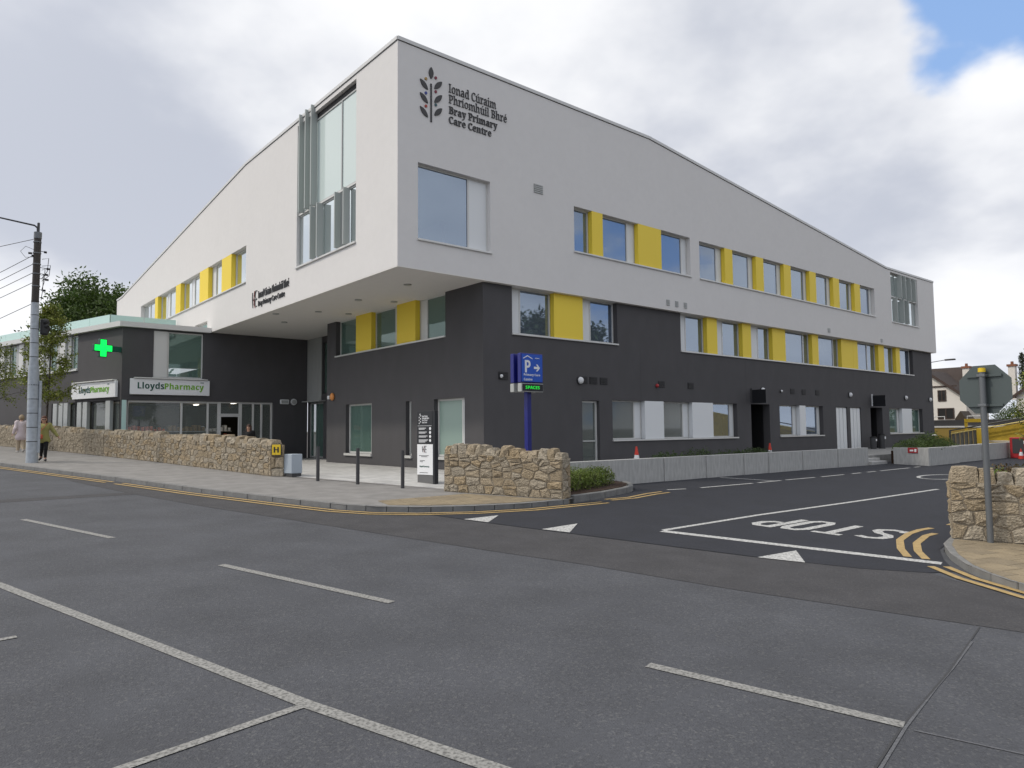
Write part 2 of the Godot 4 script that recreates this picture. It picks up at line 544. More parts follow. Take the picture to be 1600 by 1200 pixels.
func slab_part(parent: Node3D, called: String, f: Transform3D, a: Vector3, b: Vector3, m: Material, bevel := 0.0) -> MeshInstance3D:
	var q := MB.new()
	var c := (b - a).abs()
	if bevel > 0.0:
		q.rbox(Vector3.ZERO, c, bevel)
	else:
		q.box(Vector3.ZERO, c)
	return wpart(parent, called, q.mesh(), m, f * Transform3D(Basis.IDENTITY, (a + b) * 0.5))

# a strip of windows: items are ["y"/"g", u0, u1] flush boards or ["win", bays]
func window_strip(parent: Node3D, f: Transform3D, u0: float, u1: float, v0: float, v1: float, items: Array, glass: String, fm := "frame_white") -> void:
	for it in items:
		if it[0] == "win":
			window(parent, f, v0, v1, 0.2, it[1], it[2] if it.size() > 2 else glass, fm)
		else:
			slab_part(parent, "yellow_panel" if it[0] == "y" else "white_panel", f, Vector3(it[1], v0 + 0.002, -0.2), Vector3(it[2], v1 - 0.002, 0.003), M.yellow_board if it[0] == "y" else M.white_board, 0.004)
	slab_part(parent, "sill", f, Vector3(u0 - 0.02, v0 - 0.06, -0.19), Vector3(u1 + 0.02, v0 - 0.002, 0.06), M.sill_metal, 0.006)

# ---------------------------------------------------------------- lettering
func text_mesh(s: String, font_name: String, bold: bool, depth: float) -> TextMesh:
	var ft := SystemFont.new()
	ft.font_names = PackedStringArray([font_name])
	ft.font_weight = 700 if bold else 400
	var t := TextMesh.new()
	t.font = ft
	t.text = s
	t.font_size = 64
	t.pixel_size = 0.01
	t.depth = depth
	t.curve_step = 1.0
	t.horizontal_alignment = HORIZONTAL_ALIGNMENT_LEFT
	return t

# lettering whose box is put from (u0, v0) to (u1, v1) of frame f
func letters(parent: Node3D, called: String, s: String, f: Transform3D, u0: float, u1: float, v0: float, v1: float, depth: float, m: Material, font_name := "Droid Sans", bold := true) -> MeshInstance3D:
	var t := text_mesh(s, font_name, bold, 1.0)
	var bb := t.get_aabb()
	var sc := Vector3((u1 - u0) / maxf(bb.size.x, 1e-4), (v1 - v0) / maxf(bb.size.y, 1e-4), depth / maxf(bb.size.z, 1e-4))
	var x := Transform3D(Basis.from_scale(sc), Vector3(u0, v0, 0.0) - Vector3(bb.position.x * sc.x, bb.position.y * sc.y, bb.position.z * sc.z))
	return wpart(parent, called, t, m, f * x)

# ---------------------------------------------------------------- rubble walls
func clip_half(poly: PackedVector2Array, p: Vector2, n: Vector2) -> PackedVector2Array:
	var o := PackedVector2Array()
	for i in poly.size():
		var a := poly[i]
		var b := poly[(i + 1) % poly.size()]
		var da := (a - p).dot(n)
		var db := (b - p).dot(n)
		if da <= 0.0:
			o.append(a)
		if (da < 0.0 and db > 0.0) or (da > 0.0 and db < 0.0):
			o.append(a + (b - a) * (da / (da - db)))
	return o

# convex cells that fill a w x h rectangle like rubble laid in rough courses
func rubble_cells(w: float, h: float, sw: float, sh: float) -> Array:
	var seeds := []
	var v := 0.0
	while v < h:
		var rh := sh * rng.randf_range(0.7, 1.35)
		if h - v - rh < sh * 0.45:
			rh = h - v
		var u := -rng.randf() * sw * 0.5
		while u < w:
			var rw := sw * (rng.randf_range(0.45, 1.0) if rng.randf() < 0.6 else rng.randf_range(1.0, 1.7))
			var c := Vector2(u + rw * 0.5, v + rh * rng.randf_range(0.3, 0.7))
			if c.x > -0.02 and c.x < w + 0.02:
				seeds.append(c)
				if rng.randf() < 0.24:
					seeds.append(c + Vector2(rng.randf_range(-0.04, 0.04), rh * 0.42))
			u += rw
		v += rh
	var out := []
	var k := 0.72
	for i in seeds.size():
		var s: Vector2 = seeds[i]
		var poly := PackedVector2Array([Vector2(0, 0), Vector2(w, 0), Vector2(w, h), Vector2(0, h)])
		for j in seeds.size():
			if j == i or absf(seeds[j].x - s.x) > 1.4:
				continue
			var d: Vector2 = seeds[j] - s
			poly = clip_half(poly, (s + seeds[j]) * 0.5, Vector2(d.x * k * k, d.y))
			if poly.size() < 3:
				break
		if poly.size() >= 3:
			out.append(poly)
	return out

# add one rough-faced stone to b; to3d maps (u, v, outwards) into space
func add_stone(b: MB, poly: PackedVector2Array, to3d: Callable, deep: float, proud: float) -> void:
	var c := Vector2.ZERO
	for p in poly:
		c += p
	c /= poly.size()
	var ring := PackedVector2Array()
	for i in poly.size():   # one more point on each long edge, a little off the straight line
		var p := poly[i]
		var q := poly[(i + 1) % poly.size()]
		ring.append(p)
		if p.distance_to(q) > 0.14:
			var m := p.lerp(q, rng.randf_range(0.35, 0.65))
			ring.append(m.lerp(c, rng.randf_range(0.0, 0.07)))
	var n := ring.size()
	var rings := [[], [], []]
	for i in n:
		var p := ring[i]
		var l := maxf(0.05, p.distance_to(c))
		var gap := clampf(0.007 / l, 0.0, 0.3) * rng.randf_range(0.6, 1.7)
		var p0 := p.lerp(c, gap)
		var p1 := p.lerp(c, gap + clampf(0.010 / l, 0.0, 0.25))
		var p2 := p.lerp(c, gap + clampf(0.045 / l, 0.0, 0.5) * rng.randf_range(0.4, 1.8))
		rings[0].append(to3d.call(p0.x, p0.y, -deep))
		rings[1].append(to3d.call(p1.x, p1.y, proud * rng.randf_range(0.1, 1.0)))
		rings[2].append(to3d.call(p2.x, p2.y, proud * rng.randf_range(0.4, 1.5)))
	var mid: Vector3 = to3d.call(c.x + rng.randf_range(-0.02, 0.02), c.y + rng.randf_range(-0.02, 0.02), proud * rng.randf_range(0.3, 1.6))
	var outv: Vector3 = (to3d.call(c.x, c.y, 1.0) as Vector3) - (to3d.call(c.x, c.y, 0.0) as Vector3)
	var back: Vector3 = to3d.call(c.x, c.y, -deep)
	for i in n:
		var j := (i + 1) % n
		var side: Vector3 = ((rings[0][i] + rings[0][j]) * 0.5 - back).normalized()
		b.quad(rings[0][i], rings[0][j], rings[1][j], rings[1][i], side)
		b.quad(rings[1][i], rings[1][j], rings[2][j], rings[2][i], side + outv)
		b.tri(rings[2][i], rings[2][j], mid, outv)

# face of a wall from a to b (x, z); the ground slopes along it. Stones are parts up to `most`, the rest one stuff part
func stone_face(root: Node3D, a: Vector2, b2: Vector2, h0: float, h1: float, out: Vector2, sw: float, sh: float, single: bool, pile: MB) -> void:
	var w := a.distance_to(b2)
	var d := (b2 - a) / w
	var ho := Vector3(out.x, 0, out.y)
	for poly: PackedVector2Array in rubble_cells(w, 1.0, sw, sh / lerpf(h0, h1, 0.5)):
		var proud := rng.randf_range(0.008, 0.034)
		var c := Vector2.ZERO
		for p in poly:
			c += p
		c /= poly.size()
		var base := on_ground(a.x + d.x * c.x, a.y + d.y * c.x, 0.1 + c.y * lerpf(h0, h1, c.x / w))
		var o3 := base if single else Vector3.ZERO
		var to3d := func(u: float, v: float, n: float) -> Vector3:
			return on_ground(a.x + d.x * u, a.y + d.y * u, 0.1 + v * lerpf(h0, h1, u / w)) + ho * n - o3
		var scaled := PackedVector2Array()
		for p in poly:
			scaled.append(p)
		if single:
			var b := MB.new()
			add_stone(b, scaled, to3d, 0.05, proud)
			wpart(root, "stone", b.mesh(), M["stone_%d" % rng.randi_range(0, 6)], Transform3D(Basis.IDENTITY, base))
		else:
			add_stone(pile, scaled, to3d, 0.05, proud)

func cope_rock() -> ArrayMesh:   # an upright rounded stone, 1 x 1 x 1 on its base
	var b := MB.new()
	var j := []
	for i in 27:
		j.append(Vector3(rng.randf_range(-0.07, 0.07), rng.randf_range(-0.06, 0.06), rng.randf_range(-0.07, 0.07)))
	var P := func(x: int, y: int, z: int) -> Vector3:
		var p := Vector3(x - 1, y - 1, z - 1) * 0.5
		var corner := absi(x - 1) + absi(y - 1) + absi(z - 1)
		var sc := 1.0
		if corner == 3:
			sc = 0.78
		elif corner == 2:
			sc = 0.92
		if y == 0:
			sc = 1.0
		return Vector3(p.x * sc, p.y * sc + 0.5, p.z * sc) + j[x * 9 + y * 3 + z]
	for ax in 3:
		for sg in [0, 2]:
			for s in 2:
				for t in 2:
					var pts := []
					for e in [[s, t], [s + 1, t], [s + 1, t + 1], [s, t + 1]]:
						var q := [0, 0, 0]
						q[ax] = sg
						q[(ax + 1) % 3] = e[0]
						q[(ax + 2) % 3] = e[1]
						pts.append(P.call(q[0], q[1], q[2]))
					var o := Vector3.ZERO
					o[ax] = sg - 1.0
					b.quad(pts[0], pts[1], pts[2], pts[3], o)
	return b.mesh()

var rocks := []
func cope_row(root: Node3D, a: Vector2, b2: Vector2, h0: float, h1: float, out: Vector2, thick: float, tall: float, wide: float) -> void:
	var w := a.distance_to(b2)
	var d := (b2 - a) / w
	var u := 0.0
	while u < w - 0.05:
		var sw := minf(wide * rng.randf_range(0.65, 1.5), w - u)
		var c := a + d * (u + sw * 0.5) - out * (thick * 0.5)
		var base := on_ground(c.x, c.y, 0.1 + lerpf(h0, h1, u / w) - 0.03)
		var ang := atan2(-d.y, d.x) + (PI if rng.randf() < 0.5 else 0.0)
		var bs := Basis(Vector3.UP, ang) * Basis(Vector3.BACK, rng.randf_range(-0.1, 0.1)) * Basis.from_scale(Vector3(sw * 0.99, tall * rng.randf_range(0.72, 1.25), thick * rng.randf_range(0.95, 1.12)))
		wpart(root, "cope_stone", rocks[rng.randi_range(0, rocks.size() - 1)], M["stone_%d" % rng.randi_range(0, 6)], Transform3D(bs, base))
		u += sw

func wall_core(root: Node3D, a: Vector2, b2: Vector2, h0: float, h1: float, out: Vector2, thick: float) -> void:
	var b := MB.new()
	var p := []
	for e in [[a, 0.0, h0], [b2, 0.0, h1], [b2, thick, h1], [a, thick, h0]]:
		var q: Vector2 = e[0] - out * (e[1] + 0.003)
		p.append(on_ground(q.x, q.y, -0.25))
		p.append(on_ground(q.x, q.y, 0.1 + e[2]))
	var mid: Vector3 = (p[0] + p[2] + p[4] + p[6]) * 0.25
	for i in 4:
		var k := (i + 1) % 4
		var o: Vector3 = (p[i * 2] + p[k * 2]) * 0.5 - mid
		b.quad(p[i * 2], p[k * 2], p[k * 2 + 1], p[i * 2 + 1], Vector3(o.x, 0, o.z))
	b.quad(p[1], p[3], p[5], p[7], Vector3.UP)
	wpart(root, "mortar_core", b.mesh(), M.mortar)

# ---------------------------------------------------------------- plants
func leaf_clump(sz: float, count: int, long := 1.7) -> ArrayMesh:
	var st := SurfaceTool.new()
	st.begin(Mesh.PRIMITIVE_TRIANGLES)
	for i in count:
		var c := Vector3(rng.randfn(), rng.randfn(), rng.randfn()) * sz * 0.55
		var bs := Basis(Vector3(rng.randfn(), rng.randfn(), rng.randfn()).normalized(), rng.randf() * TAU)
		var tone := rng.randf_range(0.7, 1.3)
		var l := sz * 0.5 * rng.randf_range(0.7, 1.2)
		var pts := [Vector3(-l * long * 0.5, 0, 0), Vector3(0, 0.12 * l, -l * 0.42), Vector3(l * long * 0.5, 0, 0), Vector3(0, 0.12 * l, l * 0.42)]
		for tr in [[0, 1, 2], [0, 2, 3]]:
			var a: Vector3 = bs * pts[tr[0]]
			var b: Vector3 = bs * pts[tr[1]]
			var d: Vector3 = bs * pts[tr[2]]
			var n := -(b - a).cross(d - a).normalized()
			for q in [a, b, d]:
				st.set_normal(n)
				st.set_color(Color(tone, tone, tone * 0.9))
				st.add_vertex(q + c)
	return st.commit()

func foliage(parent: Node3D, called: String, spots: Array, sz: float, m: Material, per := 4) -> void:
	var mm := MultiMesh.new()
	mm.transform_format = MultiMesh.TRANSFORM_3D
	mm.use_colors = true
	mm.mesh = leaf_clump(sz, per)
	mm.instance_count = spots.size()
	for i in spots.size():
		var bs := Basis(Vector3(rng.randfn(), rng.randfn(), rng.randfn()).normalized(), rng.randf() * TAU).scaled(Vector3.ONE * rng.randf_range(0.65, 1.25))
		mm.set_instance_transform(i, Transform3D(bs, spots[i]))
		var t := rng.randf_range(0.75, 1.3)
		mm.set_instance_color(i, Color(t * rng.randf_range(0.92, 1.12), t, t * 0.95))
	var o := MultiMeshInstance3D.new()
	o.name = called
	o.multimesh = mm
	o.material_override = m
	o.set_meta("kind", "stuff")
	parent.add_child(o, true)

# a young street tree: leader, rising side branches, thin open crown
func street_tree(root: Node3D, h: float, clear: float, reach: float, clumps: int, leaf: float, m: Material) -> void:
	var b := MB.new()
	var lead := []
	var rad := []
	for i in 9:
		var t := i / 8.0
		lead.append(Vector3(sin(t * 5.0) * 0.05, h * t, cos(t * 4.0) * 0.05 - 0.05))
		rad.append(lerpf(0.055, 0.008, t))
	b.tube(lead, rad, 7)
	part(root, "trunk", b.mesh(), M.bark)
	var br := MB.new()
	var spots := []
	var nb := 26
	for i in nb:
		var t := clear / h + (1.0 - clear / h) * (i + 0.3) / nb
		var y := h * t
		var f := (t - clear / h) / (1.0 - clear / h)
		var len := reach * (1.0 - pow(f, 1.6)) * rng.randf_range(0.55, 1.1) * (0.7 if f < 0.08 else 1.0) + 0.15
		var a := i * 2.4 + rng.randf_range(-0.4, 0.4)
		var dir := Vector3(cos(a), rng.randf_range(0.35, 0.8) + f * 0.8, sin(a)).normalized()
		var p0 := Vector3(0, y, 0)
		var p1 := p0 + dir * len * 0.5
		var p2 := p1 + (dir + Vector3(0, -0.1 + rng.randf_range(-0.15, 0.2), 0)).normalized() * len * 0.5
		br.tube([p0, p1, p2], [0.02 * (1.2 - f), 0.012, 0.004], 5, false)
		var twigs := [[p0, p2]]
		for k in 4:
			var q := p0.lerp(p2, rng.randf_range(0.3, 0.9))
			var e := q + (dir + Vector3(rng.randfn(), rng.randfn() * 0.6, rng.randfn()) * 0.7).normalized() * len * rng.randf_range(0.2, 0.45)
			br.tube([q, e], [0.006, 0.003], 4, false)
			twigs.append([q, e])
		for k in clumps / nb:
			var tw: Array = twigs[rng.randi_range(0, twigs.size() - 1)]
			spots.append((tw[0] as Vector3).lerp(tw[1], rng.randf_range(0.25, 1.05)) + Vector3(rng.randfn(), rng.randfn(), rng.randfn()) * 0.06)
	part(root, "branches", br.mesh(), M.bark)
	foliage(root, "crown", spots, leaf, m, 3)

# a grown tree: trunk, limbs, and leaf clumps gathered round many limb ends
func big_tree(root: Node3D, h: float, crown_r: float, crown_h: float, clumps: int, leaf: float, m: Material, lobes := 26) -> void:
	var b := MB.new()
	b.tube([Vector3.ZERO, Vector3(0.1, h * 0.25, 0), Vector3(-0.1, h * 0.5, 0.1), Vector3(0, h * 0.8, 0)], [h * 0.03, h * 0.024, h * 0.016, h * 0.005], 9)
	part(root, "trunk", b.mesh(), M.bark)
	var br := MB.new()
	var spots := []
	for i in lobes:
		var a := i * 2.39996
		var f := (i + 0.5) / lobes
		var el := asin(lerpf(-0.35, 0.98, f))
		var rr := rng.randf_range(0.55, 0.88)
		var c := Vector3(cos(a) * cos(el) * crown_r * rr, h - crown_h * 0.5 + sin(el) * crown_h * 0.5 * rr, sin(a) * cos(el) * crown_r * rr)
		var s := Vector3(0, h * rng.randf_range(0.25, 0.6), 0)
		br.tube([s, s.lerp(c, 0.5) + Vector3(0, 0.3, 0), c], [h * 0.009, h * 0.006, 0.02], 5, false)
		var lr := crown_r * rng.randf_range(0.2, 0.36)
		for k in clumps / lobes:
			var d := Vector3(rng.randfn(), rng.randfn(), rng.randfn()).normalized() * lr * pow(rng.randf(), 0.45)
			d.y *= 0.75
			spots.append(c + d)
	part(root, "limbs", br.mesh(), M.bark)
	foliage(root, "crown", spots, leaf, m)

# low bush: stems and leaves in a box-shaped mound
func bush(root: Node3D, size: Vector3, clumps: int, leaf: float, m: Material) -> void:
	var br := MB.new()
	for i in 14:
		var p := Vector3(rng.randf_range(-0.4, 0.4) * size.x, 0, rng.randf_range(-0.4, 0.4) * size.z)
		br.tube([p, p + Vector3(rng.randf_range(-0.1, 0.1), size.y * 0.8, rng.randf_range(-0.1, 0.1))], [0.012, 0.004], 4, false)
	part(root, "stems", br.mesh(), M.bark)
	var spots := []
	for i in clumps:
		var x := rng.randf_range(-0.5, 0.5)
		var z := rng.randf_range(-0.5, 0.5)
		var top := (1.0 - pow(absf(x) * 2.0, 4.0) * 0.5) * (1.0 - pow(absf(z) * 2.0, 4.0) * 0.5)
		spots.append(Vector3(x * size.x, size.y * top * pow(rng.randf(), 0.6) + rng.randfn() * 0.03, z * size.z))
	foliage(root, "leaves", spots, leaf, m)

# ---------------------------------------------------------------- people
# caps: [a, b, radius a, radius b]; meshes their smooth union with surface nets
func skin_mesh(b: MB, caps: Array, k: float, cell: float) -> void:
	var lo := Vector3.ONE * 1e9
	var hi := -lo
	for c in caps:
		var r: float = maxf(c[2], c[3]) + k + cell * 2.0
		lo = lo.min(c[0] - Vector3.ONE * r).min(c[1] - Vector3.ONE * r)
		hi = hi.max(c[0] + Vector3.ONE * r).max(c[1] + Vector3.ONE * r)
	var nx := int((hi.x - lo.x) / cell) + 2
	var ny := int((hi.y - lo.y) / cell) + 2
	var nz := int((hi.z - lo.z) / cell) + 2
	var f := PackedFloat32Array()
	f.resize(nx * ny * nz)
	f.fill(1.0)
	for c in caps:
		var a: Vector3 = c[0]
		var d: Vector3 = c[1] - a
		var dd := maxf(d.length_squared(), 1e-9)
		var r: float = maxf(c[2], c[3]) + k + cell * 2.0
		var p0 := ((a.min(c[1]) - Vector3.ONE * r - lo) / cell).floor()
		var p1 := ((a.max(c[1]) + Vector3.ONE * r - lo) / cell).ceil()
		for z in range(maxi(0, int(p0.z)), mini(nz, int(p1.z) + 1)):
			for y in range(maxi(0, int(p0.y)), mini(ny, int(p1.y) + 1)):
				for x in range(maxi(0, int(p0.x)), mini(nx, int(p1.x) + 1)):
					var p := lo + Vector3(x, y, z) * cell
					var t := clampf((p - a).dot(d) / dd, 0.0, 1.0)
					var s := p.distance_to(a + d * t) - lerpf(c[2], c[3], t)
					var i := (z * ny + y) * nx + x
					var o := f[i]
					var h := maxf(k - absf(o - s), 0.0) / k
					f[i] = minf(o, s) - h * h * k * 0.25
	var at := {}
	var grad := {}
	var strides := [1, nx, nx * ny]
	for z in nz - 1:
		for y in ny - 1:
			for x in nx - 1:
				var i := (z * ny + y) * nx + x
				var inside := 0
				for q in 8:
					if f[i + (q & 1) + ((q >> 1) & 1) * nx + (q >> 2) * nx * ny] < 0.0:
						inside += 1
				if inside == 0 or inside == 8:
					continue
				var sum := Vector3.ZERO
				var cnt := 0
				for q in 8:
					for ax in 3:
						if q & (1 << ax):
							continue
						var w := q | (1 << ax)
						var fa := f[i + (q & 1) + ((q >> 1) & 1) * nx + (q >> 2) * nx * ny]
						var fb := f[i + (w & 1) + ((w >> 1) & 1) * nx + (w >> 2) * nx * ny]
						if (fa < 0.0) != (fb < 0.0):
							var e := Vector3(q & 1, (q >> 1) & 1, q >> 2)
							e[ax] += fa / (fa - fb)
							sum += e
							cnt += 1
				at[i] = lo + (Vector3(x, y, z) + sum / cnt) * cell
				grad[i] = Vector3(f[i + 1] - f[i] + f[i + 1 + nx] - f[i + nx] + f[i + 1 + nx * ny] - f[i + nx * ny], f[i + nx] - f[i] + f[i + nx + 1] - f[i + 1] + f[i + nx + nx * ny] - f[i + nx * ny], f[i + nx * ny] - f[i] + f[i + nx * ny + 1] - f[i + 1] + f[i + nx * ny + nx] - f[i + nx]).normalized()
	for i in at:
		for ax in 3:
			var s1: int = strides[(ax + 1) % 3]
			var s2: int = strides[(ax + 2) % 3]
			var j: int = i + strides[ax]
			if j >= f.size() or (f[i] < 0.0) == (f[j] < 0.0):
				continue
			var ids := [i, i - s1, i - s1 - s2, i - s2]
			if at.has(ids[1]) and at.has(ids[2]) and at.has(ids[3]):
				b.tri3(at[ids[0]], at[ids[1]], at[ids[2]], grad[ids[0]], grad[ids[1]], grad[ids[2]])
				b.tri3(at[ids[0]], at[ids[2]], at[ids[3]], grad[ids[0]], grad[ids[2]], grad[ids[3]])

# five bent fingers rooted in a palm; w wrist, d direction of the hand, p palm side, s thumb side
func hand_caps(w: Vector3, d: Vector3, p: Vector3, s: Vector3) -> Array:
	var caps := [[w, w + d * 0.07, 0.022, 0.02], [w + d * 0.03 + s * 0.018, w + d * 0.08 + s * 0.022, 0.016, 0.014], [w + d * 0.03 - s * 0.018, w + d * 0.075 - s * 0.022, 0.016, 0.013]]
	var lens := [0.066, 0.075, 0.07, 0.055]
	for i in 4:
		var r := w + d * 0.082 + s * (0.028 - 0.0185 * i)
		var k: Vector3 = r + (d * 0.95 + p * 0.3 + s * (0.1 - 0.07 * i)).normalized() * lens[i] * 0.55
		var e: Vector3 = k + (d * 0.6 + p * 0.8).normalized() * lens[i] * 0.45
		caps.append([r, k, 0.0085, 0.008])
		caps.append([k, e, 0.008, 0.0065])
	var t0 := w + d * 0.025 + s * 0.026
	var t1 := t0 + (d * 0.6 + s * 0.75 + p * 0.3).normalized() * 0.038
	caps.append([t0, t1, 0.012, 0.0095])
	caps.append([t1, t1 + (d * 0.85 + s * 0.3 + p * 0.35).normalized() * 0.03, 0.0095, 0.0075])
	return caps

# j: joint positions in the figure's own axes (facing +z, left is +x); look: materials
func person(root: Node3D, j: Dictionary, look: Dictionary) -> void:
	var b := MB.new()
	var body := [[j.hip_c, j.waist, 0.125, 0.11], [j.waist, j.chest, 0.11, 0.12], [j.chest, j.neck, 0.105, 0.06], [j.neck, j.head - Vector3(0, 0.08, 0.0), 0.052, 0.05]]
	for s in ["l", "r"]:
		body.append([j["sh_" + s], j.chest, 0.062, 0.1])
		body.append([j["sh_" + s], j["el_" + s], 0.05, 0.038])
		body.append([j["el_" + s], j["wr_" + s], 0.037, 0.025])
		body.append([j["hp_" + s], j["kn_" + s], 0.083, 0.053])
		body.append([j["kn_" + s], j["an_" + s], 0.052, 0.034])
		body.append([j["an_" + s], j["to_" + s], 0.034, 0.026])
	skin_mesh(b, body, 0.05, 0.017)
	var h: Vector3 = j.head
	var fw: Vector3 = j.face
	var up := Vector3.UP
	var sd := up.cross(fw).normalized()
	skin_mesh(b, [[h + up * 0.03 - fw * 0.012, h + up * 0.045 - fw * 0.02, 0.082, 0.08], [h + fw * 0.02 - up * 0.01, h + fw * 0.03 - up * 0.07, 0.068, 0.046], [h + fw * 0.088 + up * 0.012, h + fw * 0.105 - up * 0.022, 0.008, 0.013], [h + sd * 0.076, h + sd * 0.078 - up * 0.03 - fw * 0.005, 0.014, 0.011], [h - sd * 0.076, h - sd * 0.078 - up * 0.03 - fw * 0.005, 0.014, 0.011], [h - up * 0.06, h - up * 0.14 - fw * 0.02, 0.052, 0.052]], 0.018, 0.0065)
	for s in ["l", "r"]:
		var d: Vector3 = (j["wr_" + s] - j["el_" + s]).normalized()
		var thumb := (fw - d * fw.dot(d)).normalized()
		var palm := thumb.cross(d).normalized() * (1.0 if s == "l" else -1.0)
		skin_mesh(b, hand_caps(j["wr_" + s], d, palm, thumb), 0.006, 0.0045)
	part(root, "body", b.mesh(), look.skin)
	var f := MB.new()
	for s in [-1.0, 1.0]:
		f.ball(h + fw * 0.074 + sd * 0.031 * s + up * 0.012, Vector3(0.013, 0.01, 0.013), 8)
	part(root, "eyes", f.mesh(), M.lens_black)
	f = MB.new()
	f.ball(h + fw * 0.073 - up * 0.055, Vector3(0.022, 0.007, 0.022), 8)
	part(root, "mouth", f.mesh(), M.lip_red)
	# top
	f = MB.new()
	var o: float = look.get("loose", 0.02)
	var top := [[j.hip_c + up * look.hem, j.waist, 0.135 + o, 0.115 + o], [j.waist, j.chest, 0.115 + o, 0.122 + o], [j.chest, j.neck - up * 0.045, 0.108 + o, 0.065]]
	for s in ["l", "r"]:
		top.append([j["hp_" + s] + up * (look.hem - 0.02), j.waist, 0.1 + o, 0.1])
		top.append([j["sh_" + s], j.chest, 0.066 + o * 0.6, 0.1 + o])
		top.append([j["sh_" + s], j["el_" + s], 0.056 + o * 0.6, 0.046 + o * 0.5])
		top.append([j["el_" + s], (j["el_" + s] as Vector3).lerp(j["wr_" + s], look.sleeve), 0.045 + o * 0.5, 0.036 + o * 0.4])
	skin_mesh(f, top, 0.045, 0.017)
	part(root, look.top_name, f.mesh(), look.top)
	f = MB.new()
	var leg := [[j.hip_c, j.waist - up * 0.06, 0.135, 0.115]]
	for s in ["l", "r"]:
		leg.append([j["hp_" + s], j["kn_" + s], 0.091 + look.leg_loose, 0.06 + look.leg_loose])
		leg.append([j["kn_" + s], (j["kn_" + s] as Vector3).lerp(j["an_" + s], look.leg_to), 0.059 + look.leg_loose, 0.042 + look.leg_loose])
	skin_mesh(f, leg, 0.03, 0.016)
	part(root, look.leg_name, f.mesh(), look.legs)
	for s in ["l", "r"]:
		f = MB.new()
		var t: Vector3 = j["to_" + s]
		var a: Vector3 = j["an_" + s]
		skin_mesh(f, [[a - up * 0.035 - (t - a).normalized() * 0.025, t, 0.044, 0.036], [a.lerp(t, 0.5), t + (t - a).normalized() * 0.03, 0.042, 0.03]], 0.02, 0.01)
		part(root, "shoe", f.mesh(), look.shoes)
	f = MB.new()
	skin_mesh(f, look.hair_caps, 0.03, 0.009)
	part(root, "hair", f.mesh(), look.hair)

func stride(h: float, step: float) -> Dictionary:
	var k := h / 1.65
	var v := func(x: float, y: float, z: float) -> Vector3:
		return Vector3(x, y, z) * k
	return {
		"hip_c": v.call(0, 0.87, 0), "waist": v.call(0, 1.03, 0.0), "chest": v.call(0, 1.22, 0.01), "neck": v.call(0, 1.38, 0.0), "head": v.call(0, 1.535, 0.03), "face": Vector3(0, 0, 1),
		"sh_l": v.call(0.165, 1.335, 0), "sh_r": v.call(-0.165, 1.335, 0), "hp_l": v.call(0.085, 0.83, 0), "hp_r": v.call(-0.085, 0.83, 0),
		"kn_l": v.call(0.08, 0.47, 0.09 + step * 0.3), "an_l": v.call(0.075, 0.09, step), "to_l": v.call(0.09, 0.045, step + 0.14),
		"kn_r": v.call(-0.08, 0.455, 0.03), "an_r": v.call(-0.075, 0.13, -step * 0.9), "to_r": v.call(-0.085, 0.05, -step * 0.9 + 0.12),
		"el_l": v.call(0.24, 1.07, -0.09), "wr_l": v.call(0.29, 0.87, 0.0), "el_r": v.call(-0.25, 1.07, 0.02), "wr_r": v.call(-0.22, 0.9, 0.15),
	}

